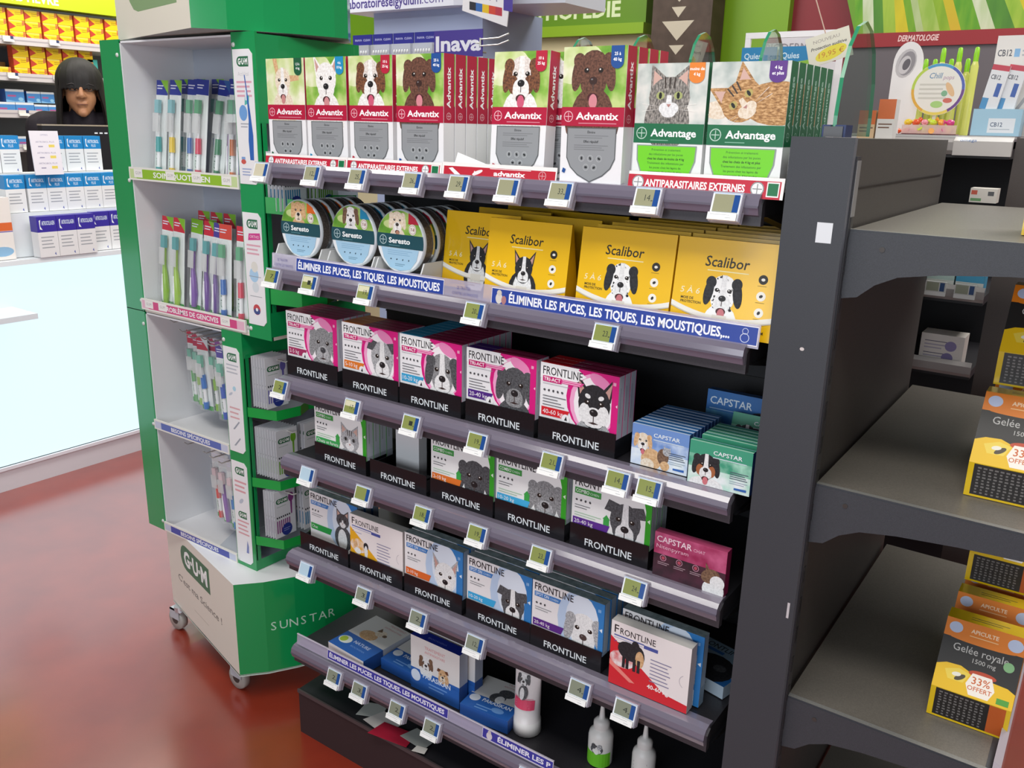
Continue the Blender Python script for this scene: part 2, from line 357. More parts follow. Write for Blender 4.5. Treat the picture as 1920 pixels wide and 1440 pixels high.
# ---------------------------------------------------------------- shelf one: tall spot-on boxes with photos
RED = '#b3123a'; AW, AD, AH = 0.106, 0.028, 0.192
def advantix(pic, badge, bc):
    b = carton(AW, AD, AH, '#efeef0', t='#9c1836'); front(b, AW, AH)
    b.rect(0, .108, AW, AH, LAWN if pic in ('aussie', 'lab', 'westie') else MEADOW); b.ell(.02, .17, .05, .03, MEADOW)
    if pic == 'chi': dog(b, .046, .148, .030, F['cream'], F['tan'], F['white'], 'side', F['cream'], blaze=F['white'], tongue='#c98a86')
    if pic == 'westie': dog(b, .054, .149, .037, F['white'], F['white'], F['white'], 'up', F['white'], tongue='#d08e90')
    if pic == 'aussie': dog(b, .054, .152, .036, F['tri'], F['trid'], F['white'], 'flop', F['white'], blaze=F['white'], cheek=F['trid'], tongue='#cf5b78')
    if pic == 'lab': dog(b, .052, .153, .037, F['choc'], F['choc'], F['choc'], 'flop', F['choc'], tongue='#d78a93', nose='#3a241f')
    b.rect(0, .081, AW, .108, RED); roundel(b, .012, .0945, .008, '#e8b9c2'); b.text('Advantix', .025, .0905, .0098, '#ffffff', .072, bold=.025); b.rect(.03, .0845, .094, .0858, '#d98a9a')
    b.poly([(.011, .079), (.095, .079), (.095, .035), (.088, .021), (.075, .010), (.053, .0), (.031, .010), (.018, .021), (.011, .035)], '#5d6062')
    b.poly([(.0125, .0775), (.0935, .0775), (.0935, .036), (.0865, .022), (.074, .0115), (.053, .0018), (.032, .0115), (.0195, .022), (.0125, .036)], '#94979a')
    b.text('Élimine', .053, .071, .0032, '#3a3c3e', al='c', bold=.02); b.lines(.024, .082, .067, 2, .003, '#7e8184'); b.text('Effet répulsif', .053, .0575, .0034, '#303234', al='c', bold=.02); b.lines(.024, .082, .053, 3, .003, '#7e8184')
    for i, (u, v) in enumerate(((.038, .035), (.053, .035), (.068, .035), (.046, .022), (.06, .022))): b.arc(u, v, .0042, .005, 0, 360, '#b9bcbe', 10); b.ell(u, v, .0018, .0026, '#2c2e30', 30 * i, 8)
    b.poly([(.006, .02), (.011, .018), (.009, .012), (.004, .014)], bc)
    b.rect(.080, .170, .101, AH, bc); b.ell(.0905, .170, .0105, .009, bc); t = badge.split('|'); b.text(t[0], .0905, .179, .0042, '#ffffff', al='c', bold=.02); b.text(t[1], .0905, .1715, .0042, '#ffffff', al='c', bold=.02)
    right(b, AW, AD, AH); b.rect(0.0008, .081, AD, AH, RED); roundel(b, .014, .092, .006, '#e8b9c2'); b.text('Advantix', .0185, .105, .0095, '#ffffff', .066, rot=90, bold=.025)
    return b.mesh('flea_treatment_box')
zs = SH[0] + 0.0015
A = {k: advantix(*v) for k, v in {'chi': ('chi', '1,5 à|4 kg', '#1d5c3b'), 'westie': ('westie', '4 à|10 kg', '#1f8fc0'), 'aussie': ('aussie', '10 à|25 kg', '#b8203c'), 'lab': ('lab', '25 à|40 kg', '#1f4f96')}.items()}
N1 = {'chi': 'chihuahua', 'westie': 'white terrier', 'aussie': 'shaggy tricolour dog', 'lab': 'brown labrador'}
g1 = 'tall red and white flea treatment boxes on the top shelf'
row(A['chi'], 'flea_treatment_box', 1, (-.016, .027, zs), (0, 0, 0), lambda i: 'tall red and white box with a chihuahua photo at left end of top shelf', 'box', g1)
row(A['westie'], 'flea_treatment_box', 1, (.0945, .027, zs), (0, 0, 0), lambda i: 'tall red and white box with a fluffy white terrier photo on top shelf', 'box', g1)
row(A['aussie'], 'flea_treatment_box', 1, (.2075, .027, zs), (0, 0, 0), lambda i: 'tall red and white box with tricolour dog photo, third from left on top shelf', 'box', g1)
row(A['lab'], 'flea_treatment_box', 5, (.323, .027, zs), (.0005, .0305, 0), lambda i: 'tall red and white box with brown labrador photo, fourth from left on top shelf' if i == 0 else f'tall box with red spine, {ORD[i]} from front behind the left labrador box', 'box', g1)
row(A['aussie'], 'flea_treatment_box', 1, (.525, .030, zs), (0, 0, 0), lambda i: 'tall red and white tricolour dog box standing right of the row of red spines', 'box', g1, rot=(R(-3), 0, 0))
row(A['westie'], 'flea_treatment_box', 1, (.566, .072, zs), (0, 0, 0), lambda i: 'tall red and white box half hidden between the tricolour dog and right labrador boxes', 'box', g1)
row(A['lab'], 'flea_treatment_box', 4, (.677, .006, zs), (.0015, .031, 0), lambda i: 'tall red and white box with large brown labrador photo beside the cat boxes' if i == 0 else f'tall box with red spine, {ORD[i]} from front in the row behind the right labrador box', 'box', g1)
GW, GD, GH = .108, .028, .168
def advantage(pic, badge, bc, kg):
    b = carton(GW, GD, GH, '#f0f1f1', t='#2e6b4c'); front(b, GW, GH); G = '#0f6b42'
    b.rect(0, .087, GW, GH, ROOM)
    if pic == 'tab': b.ell(.05, .09, .035, .04, F['tabby']); cat(b, .052, .122, .036, F['tabby'], F['lt'])
    else: b.ell(.095, .115, .05, .028, F['ginger']); b.ell(.012, .106, .02, .012, F['cream']); cat(b, .046, .118, .034, F['ginger'], F['cream'], tilt=38, eye='#b9a860')
    b.rect(0, .060, GW, .087, G); roundel(b, .0125, .0735, .0085, '#b9d3c5'); b.text('Advantage', .027, .0695, .0098, '#ffffff', .070, bold=.025); b.rect(.027, .0635, .055, .0647, '#7fb79c')
    b.poly([(.006, .0575), (.100, .0575), (.099, .036), (.088, .008), (.078, 0), (.028, 0), (.018, .008), (.007, .036)], '#8f9a94'); b.poly([(.008, .0560), (.098, .0560), (.097, .036), (.0865, .009), (.076, 0), (.030, 0), (.0195, .009), (.009, .036)], '#74d522')
    for i, t in enumerate(('Prévention et traitement', 'des infestations par les puces', f'chez les chats {kg}', 'Traitement des infestations par', 'les puces chez les lapins de', f'compagnie {kg}')): b.text(t, .053, .0495 - i * .0062, .0031, '#20502a' if i in (0, 1, 3) else '#123a1a', al='c', bold=.02 if i in (2, 5) else 0)
    b.ell(.053, .011, .004, .003, '#24402a')
    b.ell(.099, .008, .004, .006, bc); b.ell(.100, .0155, .0025, .003, bc)
    b.rect(.080, .150, .103, GH, bc); b.ell(.0915, .150, .0115, .009, bc); t = badge.split('|'); b.text(t[0], .0915, .158, .004, '#ffffff', al='c', bold=.02); b.text(t[1], .0915, .151, .004, '#ffffff', al='c', bold=.02)
    right(b, GW, GD, GH); b.rect(.0008, .060, GD, GH, G); b.text('Advantage', .018, .083, .0085, '#bcd6c8', .066, rot=90, bold=.02); roundel(b, .014, .0725, .006, '#9cc2af')
    return b.mesh('cat_flea_treatment_box')
g2 = 'green and white cat boxes at right end of the top shelf'
row(advantage('tab', 'moins de|4 kg', '#e8842a', 'de moins de 4 kg'), 'cat_flea_treatment_box', 1, (.792, .022, zs), (0, 0, 0), lambda i: 'green and white box with an upright grey tabby cat photo on top shelf', 'box', g2)
row(advantage('gin', '4 kg|et plus', '#5b2d86', 'de 4 kg et plus'), 'cat_flea_treatment_box', 6, (.905, .022, zs), (0, .0315, 0), lambda i: 'green and white box with a reclining ginger cat photo on top shelf' if i == 0 else f'box with green spine, {ORD[i]} from front in the row behind the ginger cat box', 'box', g2)

# printed strips in front of the boxes
def redstrip(name, x0, x1, z0, z1, kind, lab):
    L = x1 - x0; h = z1 - z0; b = MB(); b.box(0, 0, 0, L, .0015, h, '#f1edea'); front(b, L, h)
    if kind == 'anti':
        m0 = .008; b.rect(0, .0, L - .004, h - .0045, '#c01f38'); roundel(b, m0 + .008, h * .45, h * .34, '#8a8f90', fill='#eceaea'); b.text('ANTIPARASITAIRES EXTERNES', m0 + .019, h * .27, h * .34, '#f8f4f4', L - .080, bold=.03)
        roundel(b, L - .036, h * .45, h * .34, '#8a8f90', fill='#eceaea'); b.rect(L - .023, h * .10, L - .006, h * .80, '#f1edea'); b.rect(L - .0215, h * .16, L - .0075, h * .74, '#136f43')
    else:
        b.rect(.004, 0, L - .002, h - .006, '#bd2034'); b.poly([(.014, h * .6), (.022, h * .66), (.04, h * .2), (.03, h * .14)], '#f4eeee'); b.ell(.075, h * .4, .011, .003, '#f0e6e6', 20); b.rect(.068, h * .2, .070, h * .5, '#f0e6e6')
        b.text('advantix', .108, h * .26, h * .30, '#ffffff', .062, bold=.03); roundel(b, L - .026, h * .42, h * .30, '#d6a3a8'); b.rect(.1, h * .68, .18, h * .72, '#f4eeee')
    o = b.build(name, loc=(x0, .0035, z0), rot=(R(-8), 0, 0)); tag(o, lab, 'shelf strip', 'red printed strips along the top shelf')
zb = SH[0] - .0095
redstrip('shelf_strip', -.005, .2195, zb + .004, zb + .028, 'anti', 'red printed strip under the chihuahua and terrier boxes')
redstrip('shelf_strip', .2205, .443, zb + .004, zb + .028, 'anti', 'red printed strip under the tricolour dog and left labrador boxes')
redstrip('shelf_strip', .444, .672, zb + .006, zb + .030, 'adv', 'red strip with lower case lettering at the middle of the top shelf')
redstrip('shelf_strip', .796, 1.026, zb + .004, zb + .032, 'anti', 'red printed strip under the two cat boxes')
b = MB(); b.prism([(0, 0, 0), (.062, 0, 0), (.062, 0, .022), (.0, 0, .032)], (0, .001, 0), '#f4f4f4'); tag(b.build('blank_card', loc=(.458, .016, SH[0] + .0055), rot=(R(-18), R(6), 0)), 'blank white card leaning on the red spines on top shelf', 'card')

# glass dividers on the top shelf
GL = glassy('#e6f2ec', .30); GE = mat('#2f8a63', .2)
def divider(name, x, y0, y1, z0, z1, lab):
    b = MB(); n = 8; r = (y1 - y0) * .5; pts = [(y0, z0), (y1, z0), (y1, z1 - r * 1.4)]
    for i in range(n + 1): t = math.pi * i / n; pts.append(((y0 + y1) / 2 + r * math.cos(t), z1 - r * 1.4 + r * 1.4 * math.sin(t)))
    pts += [(y0, z1 - r * 1.4)]; b.prism([(0, p[0], p[1]) for p in pts], (.005, 0, 0), GL, side=GE, cap2=GL); o = b.build(name, loc=(x, 0, 0)); tag(o, lab, 'glass divider', 'rounded glass dividers above the shelving')
for x, t in ((.545, 'behind the tricolour dog box'), (.665, 'behind the right labrador box'), (.775, 'behind the grey tabby cat box'), (.892, 'behind the ginger cat box')):
    divider('glass_divider', x, .225, .330, SH[0] + .001, 1.562, f'rounded clear glass divider {t} on the top shelf')
divider('glass_divider', 1.066, .05, .225, 1.404, 1.552, 'large rounded clear glass divider with green edge standing on the end wall')
b = MB(); b.box(1.055, .043, 1.4027, 1.0655, .075, 1.418, '#1d2f5e'); b.box(1.0715, .043, 1.4027, 1.085, .075, 1.418, '#1d2f5e'); b.box(1.058, .0405, 1.4027, 1.082, .0428, 1.416, '#55565a'); tag(b.build('glass_clip'), 'small dark clip holding the large glass divider', 'clip')

# ---------------------------------------------------------------- shelf two: collar tins and yellow collar packs
def tin(pic, tabc):
    r, d = .0585, .030; b = MB(); steel = mat('#c9ced4', .18, metal=.9); dk = fur('#4a4340', '#6a625c', 300, .3)
    b.lathe([(r * .96, 0), (r, .002), (r, .007)], mat('#dfe6ec', .15, coat=.5), ax='y', n=40, caps=True); b.lathe([(r * .985, .007), (r * .985, d - .005)], dk, ax='y', n=40, caps=False); b.lathe([(r, d - .005), (r, d)], steel, ax='y', n=40)
    b.on((0, 0, 0), (1, 0, 0), (0, 0, 1), None); b.ell(0, 0, r * .955, r * .955, '#e9edf0', n=40)
    def disc(lo, hi, m, q=.93):
        p = []; R_ = r * q
        for i in range(41):
            t = -math.pi / 2 + math.pi * i / 40; y = R_ * math.sin(t)
            if lo <= y <= hi: p.append((R_ * math.cos(t), y))
        for e in (lo, hi):
            if abs(e) < R_: p.append((math.sqrt(R_ * R_ - e * e), e))
        p.sort(key=lambda a: a[1]); b.poly(p + [(-x, y) for x, y in p[::-1]], m)
    disc(.012, r, LAWN, .955); b.ell(-.02, .03, .02, .008, MEADOW)
    if pic == 'gold': dog(b, -.004, .034, .022, F['tan'], F['tan'], F['cream'], 'flop', F['tan'])
    if pic == 'scruff': dog(b, -.004, .034, .022, F['white'], F['brown'], F['lt'], 'flop', F['white'], nose='#2a2320')
    if pic == 'lab': dog(b, -.006, .035, .021, F['cream'], F['cream'], F['white'], 'flop', F['cream'], nose='#3a332c', tongue='#b6836a')
    for q in ((-r * .99, -.012, r * .99, .013),): disc(q[1], q[3], '#1b4c57', .975)
    b.poly([(.021, .033), (.046, .033), (.037, .045), (.022, .053)], tabc); b.ell(.031, .0235, .0088, .0098, '#f1ede4'); b.arc(.031, .0235, .0072, .0080, 0, 360, '#a9706a', 14); b.text('7-8', .031, .021, .005, '#8f3c3c', al='c', bold=.02)
    roundel(b, -.041, .001, .0088, '#b6cdd0'); b.text('Seresto', -.027, -.0035, .0092, '#f3f7f7', .052, bold=.03); b.lines(-.027, .0, -.0085, 1, .003, '#5e8f98')
    b.poly([(-.046, -.0125), (.046, -.0125), (.04, -.032), (.025, -.049), (0, -.0535), (-.025, -.049), (-.04, -.032)], '#a5cbe4'); b.lines(-.03, .03, -.018, 3, .0035, '#8bb4d2'); 
    for i in range(4): b.ell(-.022 + i * .0145, -.033, .002, .0013, '#2c4256', 25 * i, 8)
    b.lines(-.012, .012, -.042, 2, .003, '#6f93ac'); return b.mesh('flea_collar_tin')
b = MB(); zt = SH[1] + .001
b.box(-.012, .016, zt, .383, .19, zt + .020, '#e7e7e4'); b.box(-.012, .014, zt, .383, .017, zt + .026, '#f3f2ea')
for x in (-.010, .116, .140, .258, .268, .380): b.prism([(x, .018, zt + .02), (x, .185, zt + .02), (x, .185, zt + .045), (x, .030, zt + .045)], (.003, 0, 0), '#d9dadb')
tag(b.build('collar_tin_tray'), 'white stepped tray holding three rows of round collar tins', 'tray')
for x, pc, tc, nm in ((.058, 'gold', '#e06a22', 'golden dog and orange tab'), (.2035, 'scruff', '#1f88b2', 'scruffy dog and blue tab'), (.324, 'lab', '#b5233b', 'pale labrador and red tab')):
    row(tin(pc, tc), 'flea_collar_tin', 4, (x, .030, zt + .0795), (.001, .037, 0), lambda i: f'round collar tin with {nm}' if i == 0 else f'round collar tin, {ORD[i]} from front behind the tin with {nm}', 'tin', 'round collar tins on the second shelf')
YE = mat('#f2bf0c', .3, coat=.3); YD = mat('#dca80a', .35)
def scalibor(pic):
    w, d, h, tb = .163, .046, .136, .018; b = MB()
    p = [(0, 0, 0), (0, d, 0), (0, d * .56 + .0, h), (0, d * .50, h), (0, .012, .01)]
    b.face([(0, .0, 0), (w, 0, 0), (w, tb, h), (0, tb, h)], YE); b.face([(w, d, 0), (0, d, 0), (0, tb + .004, h), (w, tb + .004, h)], YD); b.face([(0, tb, h), (w, tb, h), (w, tb + .004, h), (0, tb + .004, h)], YE)
    b.face([(w, 0, 0), (w, d, 0), (w, tb + .004, h), (w, tb, h)], YD); b.face([(0, d, 0), (0, 0, 0), (0, tb, h), (0, tb + .004, h)], YD); b.face([(0, d, 0), (w, d, 0), (w, 0, 0), (0, 0, 0)], YD)
    H = math.hypot(h, tb); b.on((0, 0, 0), (1, 0, 0), (0, tb / h, 1), (0, 0, w, H))
    b.text('Scalibor', .045, .098, .0145, '#2a2518', .066, bold=.012, shear=.12); b.lines(.05, .112, .0915, 1, .003, '#f3e6b0', h=.0015, j=0)
    for i, c in enumerate(('#26221c', '#f2efe6', '#f2efe6')): v = .087 - i * .0235; b.ell(.134, v, .0068, .0068, c); b.ell(.134, v, .003, .0022, '#f2efe6' if i == 0 else '#2b2721', 30 * i, 8); b.lines(.127, .14, v - .0095, 1, .002, '#9a7a10', j=0)
    b.text('5 À 6', .012, .056, .0085, '#f7eeca', .03, shear=.15); b.text('MOIS DE', .014, .047, .0036, '#3a3012', bold=.02); b.text('PROTECTION', .014, .0415, .0036, '#3a3012', bold=.02)
    if pic == 'bos':
        b.ell(.078, .024, .028, .032, F['black']); b.ell(.078, .022, .019, .032, F['lt']); dog(b, .078, .056, .0245, F['black'], F['black'], F['lt'], 'up', None, blaze=F['lt'])
    else:
        b.ell(.078, .016, .026, .03, F['dal']); dog(b, .078, .060, .0295, F['dal'], F['black'], F['lt'], 'flop', None, blaze=F['lt'], tongue='#c7747a')
    n = 14
    for k, (dv, m) in enumerate(((-.0018, '#c9c4b6'), (0, '#efece4'))):
        pt = lambda u: .0225 + 2.1 * (u - .09) ** 2
        up = [(w * i / n, pt(w * i / n) + .004 + dv) for i in range(n + 1)]; lo = [(w * i / n, pt(w * i / n) - .003 + dv) for i in range(n + 1)]
        for i in range(n): b.poly([lo[i], lo[i + 1], up[i + 1], up[i]], m); b.k -= 1
        b.k += 1
    b.rect(.066, .0165, .088, .029, '#e2ded4'); b.text('48 CM', .128, .010, .0042, '#4a3c10', bold=.01); b.lines(.02, .09, .012, 2, .0042, '#a8850c')
    return b.mesh('flea_collar_pack')
SB, SD = scalibor('bos'), scalibor('dal')
for x, me, nm, n, y, st in ((.382, SB, 'leftmost black and white terrier column', 3, .0757, .0955), (.515, SB, 'second black and white terrier column', 3, .028, .0955), (.698, SD, 'left Dalmatian column', 6, .028, .0475), (.864, SD, 'right Dalmatian column', 6, .028, .0475)):
    row(me, 'flea_collar_pack', n, (x + .002, y, SH[1] + .002), (0, st, 0), lambda i: f'yellow collar pack, {ORD[i]} of the {nm}', 'pack', 'yellow collar packs on the second shelf')
b = MB(); CLR = clear('#c9c3dc', .42, .12)
b.box(0, 0, 0, 1.02, .0016, .034, CLR); front(b, 1.02, .034); b.e = .00005
def blue(x0, x1, tx, tw, u, dogs):
    b.rect(x0, .003, x1, .031, '#e9e6ee'); b.rect(x0 + .001, .0045, x1 - .001, .0295, '#25419a'); b.text(tx, u, .0095, .0135, '#f3f4fa', tw, bold=.03)
    if dogs == 'l': b.ell(x0 + .016, .014, .007, .009, '#d9d3cb'); b.ell(x0 + .016, .023, .005, .005, '#cfc7bd'); b.ell(x0 + .026, .012, .005, .007, '#b07a7a')
    if dogs == 'r': b.arc(x1 - .018, .012, .0058, .0068, 0, 360, '#cfd6ee'); b.arc(x1 - .018, .022, .0038, .0046, 0, 360, '#cfd6ee')
blue(.072, .452, 'ÉLIMINER LES PUCES, LES TIQUES, LES MOUSTIQUES', .365, .078, '')
blue(.556, 1.018, 'ÉLIMINER LES PUCES, LES TIQUES, LES MOUSTIQUES,...', .385, .592, 'lr'[0]); b.arc(.999, .013, .0058, .0068, 0, 360, '#cfd6ee'); b.arc(.999, .0225, .0038, .0046, 0, 360, '#cfd6ee')
for u in (.006, .470): b.text('SE TRAITER', u + .026, .019, .0052, '#7d79a8', .03, al='c'); b.text('CONTRE LES PARASITES', u + .03, .009, .0052, '#7d79a8', .056, al='c')
tag(b.build('shelf_strip', loc=(-.006, .006, SH[1] - .0035), rot=(R(-6), 0, 0)), 'long clear strip with two blue printed sections along the second shelf', 'shelf strip')
# ---------------------------------------------------------------- shelves three to five: dog and cat tablet boxes in black trays
FW = .150
BLK = fur('#121215', '#1a1a1e', 400, .22)
def tray_mesh(w=.150, h=.043):
    b = MB(); b.box(0, 0, 0, w, .0015, h, BLK); b.box(0, .0015, 0, w, .2, .0015, BLK); b.box(0, .0015, .0015, .0012, .12, h * .75, BLK); b.box(w - .0012, .0015, .0015, w, .12, h * .75, BLK)
    front(b, w, h); b.text('FRONTLINE', w * .20, h * .20, .0125, '#dfe3e6', w * .60, bold=.012); return b.mesh('card_tray')
TR = tray_mesh()
def kgbar(b, u0, v0, u1, v1, c, t): b.poly([(u0, v0), (u1 - .008, v0), (u1, v1), (u0, v1)], c); b.text(t, u0 + .003, v0 + .0035, (v1 - v0) * .52, '#f4f1f4')
def icons(b, u, v, n=5):
    for i in range(n): b.ell(u + i * .0088, v, .0024, .002, '#4b4c50', 40 * i, 8)
def triact(col, kg, spec, h=.137):
    d = .0188; b = carton(FW, d, h, '#e9e9ec', t='#8e1f45'); PK = '#d8157e'
    top(b, FW, d, h); b.rect(0, 0, FW * .36, d, col); b.rect(FW * .36, d * .25, FW, d * .45, '#c24c7c')
    front(b, FW, h); b.rect(0, 0, FW, h, '#f0eff1'); y = h - .1
    b.ell(.104, y + .050, .052, .060, PK); b.rect(.118, y - .04, FW, h, PK); b.poly([(.075, h), (FW, h), (FW, y + .06), (.09, y + .075)], PK)
    b.ell(.103, y + .044, .044, .052, '#f2a8d0'); b.ell(.105, y + .043, .038, .048, '#f6f1f4'); b.ell(.116, y + .085, .022, .010, '#e98abb', -25)
    spec(b, .108, y + .048); b.rect(.138, -.01, FW, h, PK)
    b.poly([(0, y + .073), (.066, y + .073), (.090, y + .088), (.070, h), (0, h)], '#f3f3f4'); b.text('FRONTLINE', .005, h - .0195, .0135, '#232327', .077, bold=.008)
    b.rect(.005, h - .0325, .042, h - .0225, '#c9146f'); b.text('TRI-ACT', .007, h - .0305, .006, '#ffffff', .033, bold=.015); b.poly([(.042, h - .0305), (.080, h - .0305), (.086, h - .0235), (.042, h - .0235)], '#e04a93'); b.lines(.044, .08, h - .026, 2, .0032, '#f6c6de', j=.1)
    b.lines(.005, .058, h - .036, 1, .003, '#a5a5a9', h=.0008, j=0); icons(b, .009, h - .047); b.lines(.006, .052, h - .058, 4, .0052, '#66666a', h=.0014, j=.5)
    kgbar(b, .004, y + .008, .060, y + .023, col, kg); b.ell(.053, y + .009, .008, .008, '#f0eff1'); b.poly([(.05, y + .006), (.056, y + .006), (.054, y + .014)], '#2c2c30')
    b.text('III', .140, h - .016, .005, '#f7d4e6', bold=.02); b.poly([(.146, y + .05), (.149, y + .053), (.149, y + .047)], '#f7d4e6')
    right(b, FW, d, h); b.rect(.0005, 0, d * .92, h, '#c9cad4'); b.rect(d * .3, y + .02, d * .42, h - .02, '#a1a3b4'); b.rect(d * .92, 0, d, h, PK); return b.mesh('dog_tablet_box')
gt = 'pink and white dog tablet boxes on the third shelf'
z3 = SH[2] + .0025
TRI = [(-.002, '#a3285c', '2-5 kg', lambda b, u, v: dog(b, u, v - .008, .041, F['grey'], F['grey'], F['mid'], 'flop', F['grey'], nose='#3b3c40'), 5, 'a grey terrier'),
       (.163, '#e07a28', '5-10 kg', lambda b, u, v: dog(b, u, v - .010, .041, F['mid'], F['dgrey'], F['lt'], 'fold', F['lt'], blaze=F['lt']), 4, 'a pale smiling terrier'),
       (.3175, '#35a3d3', '10-20 kg', lambda b, u, v: dog(b, u - .004, v - .010, .042, F['grey'], F['dgrey'], F['lt'], 'flop', F['lt'], blaze=F['lt']), 8, 'a beagle'),
       (.4785, '#4f2683', '20-40 kg', lambda b, u, v: dog(b, u - .002, v - .006, .041, F['dgrey'], F['dgrey'], F['grey'], 'flop', F['dgrey']), 2, 'a dark grey pointer'),
       (.6375, '#d21f2b', '40-60 kg', lambda b, u, v: dog(b, u - .002, v - .008, .042, F['black'], F['black'], F['lt'], 'up', F['mid'], brow=F['lt'], cheek=F['lt']), 3, 'a black husky')]
for x, col, kg, sp, n, nm in TRI:
    row(TR, 'card_tray', 1, (x + .0005, .030, SH[2] + .0005), (0, 0, 0), lambda i: f'black card tray under the pink boxes with {nm}', 'tray', 'black card trays on the third shelf')
    row(triact(col, kg, sp), 'dog_tablet_box', n, (x, .0335, z3), (.0002, .0192, 0), lambda i: f'pink and white tablet box with {nm}, front of its row' if i == 0 else f'pink and white tablet box, {ORD[i]} from front behind the box with {nm}', 'box', gt)
def capstar(kind):
    w, d, h = .098, .0125, .068
    ca, cb, cc = {'blue': ('#6f93cf', '#c4d5ee', '#1f5f9e'), 'green': ('#3f9c7c', '#a9dcc6', '#2f8a6c')}[kind]
    b = carton(w, d, h, cb, t=cc, r='#1c3f86'); top(b, w, d, h); b.rect(0, 0, w, d * .35, cb); b.rect(.0, d * .9, w, d, '#9fc0dc')
    front(b, w, h); b.rect(0, h * .6, w, h, ca); b.rect(0, h * .4, w, h * .7, fur(ca, cb, 40, .4)); b.rect(0, 0, w, h * .4, fur(cb, '#eef4f6', 40, .4))
    if kind == 'blue':
        b.ell(.036, .014, .018, .018, F['tan']); b.ell(.03, .004, .012, .01, F['cream']); b.ell(.056, .022, .010, .014, F['brown']); b.ell(.062, .032, .007, .007, F['mid']); b.poly([(.056, .036), (.06, .036), (.057, .042)], F['mid']); b.poly([(.064, .036), (.068, .034), (.068, .041)], F['mid']); b.ell(.06, .008, .008, .008, F['tan'])
        dog(b, .020, .040, .0165, F['cream'], F['tan'], F['white'], 'flop', None, tongue='#d0707a')
    else: b.ell(.03, .0, .028, .014, F['lt']); dog(b, .028, .030, .0225, F['black'], F['black'], F['lt'], 'flop', None, blaze=F['lt'], tongue='#d0757c', cheek='#a6633c')
    b.text('CAPSTAR', .038, h - .016, .0062, '#eef5f8', .045, bold=.012); b.lines(.038, .09, h - .021, 1, .003, '#dbe8f0', j=.2); b.lines(.066, .094, .031, 4, .0032, '#4f5d6b', h=.0012); b.lines(.066, .094, .017, 2, .0032, '#9fb0bd', h=.001)
    b.poly([(.074, .005), (.093, .005), (.093, .009), (.074, .008)], '#2d63b0'); return b.mesh('pet_tablet_box')
CB, CG = capstar('blue'), capstar('green')
gc = 'small tablet boxes at right end of the third shelf'
row(CB, 'pet_tablet_box', 9, (.816, .033, SH[2] + .002), (.0002, .0136, 0), lambda i: 'small blue box with a cream dog and kitten, front of its row' if i == 0 else f'small blue tablet box, {ORD[i]} from front behind the cream dog and kitten box', 'box', gc)
row(CG, 'pet_tablet_box', 1, (.9235, .014, SH[2] + .004), (0, 0, 0), lambda i: 'small green box with a black and white mountain dog at shelf end', 'box', gc)
for i in range(5):
    row(CG, 'pet_tablet_box', 1, (.926, .052 + i * .014, SH[2] + .002), (0, 0, 0), lambda j: f'small green tablet box, {ORD[i + 1]} from front behind the mountain dog box', 'box', gc)
row(CG, 'pet_tablet_box', 1, (.921, .176, SH[2] + .004), (0, 0, 0), lambda j: 'small green box with its dog showing, stacked at the back of the third shelf', 'box', gc, rot=(R(-15), 0, 0))
b = carton(.155, .02, .09, '#2f6fb5', t='#1f5797'); front(b, .155, .09); b.rect(0, 0, .155, .055, fur('#2f6fb5', '#5aa0c0', 40)); b.text('CAPSTAR', .006, .066, .0125, '#dfeaf4', .075, bold=.01); b.lines(.006, .07, .057, 1, .004, '#9fc0e0'); b.ell(.1, .045, .03, .02, F['black'])
tag(b.build('pet_tablet_box', loc=(.862, .215, SH[2] + .002), rot=(R(-4), 0, 0)), 'large blue box with white lettering behind the small blue and green boxes', 'box', gc)

def combo(col, kg, spec, h=.128):
    d = .0188; b = carton(FW, d, h, '#e4e5e8', t='#6a8f72'); G = '#33a625'; front(b, FW, h); y = h - .092
    b.rect(0, 0, FW, h, '#f1f1f0'); b.poly([(.112, h), (FW, h), (FW, 0), (.136, 0), (.136, y + .05)], '#f1f1f0'); spec(b, .103, y + .040)
    b.poly([(.132, h), (FW, h), (FW, 0), (.140, 0), (.140, y + .062)], G); b.text('IIII', .134, h - .014, .005, '#c8e9c0', bold=.02); b.poly([(.143, y + .046), (.148, y + .05), (.148, y + .042)], '#e1f3dc')
    b.text('FRONTLINE', .005, h - .0165, .013, '#232327', .080, bold=.008); b.rect(.005, h - .0315, .056, h - .0205, '#3f9a48'); b.text('COMBO', .007, h - .029, .0062, '#eef7ee', .026, bold=.012); b.text('CHAT' if 'Chats' in kg else 'CHIEN', .035, h - .0285, .004, '#d4ecd6')
    icons(b, .009, h - .043, 4); b.lines(.006, .036, h - .053, 2, .0045, '#77777b', h=.0013, j=.3); b.lines(.006, .058, h - .067, 2, .0045, '#9cc79f', h=.0012, j=.3)
    b.poly([(.061, h - .064), (.068, h - .056), (.075, h - .064)], '#3aa54a'); b.rect(.0625, h - .076, .0735, h - .064, '#3aa54a')
    b.poly([(.003, y + .003), (.070, y + .003), (.075, y + .017), (.003, y + .017)], col); b.text(kg, .006, y + .0065, .0072, '#f4f4f4')
    right(b, FW, d, h); b.rect(.0006, 0, d, h, '#c6ccd6'); b.rect(d * .4, y + .03, d * .52, h - .02, '#9fb0a8'); b.rect(0, 0, d, .038, '#aab2bb'); b.rect(0, 0, .0016, h, G); return b.mesh('spot_on_box')
g4 = 'green and white boxes on the fourth shelf'; z4 = SH[3] + .0025
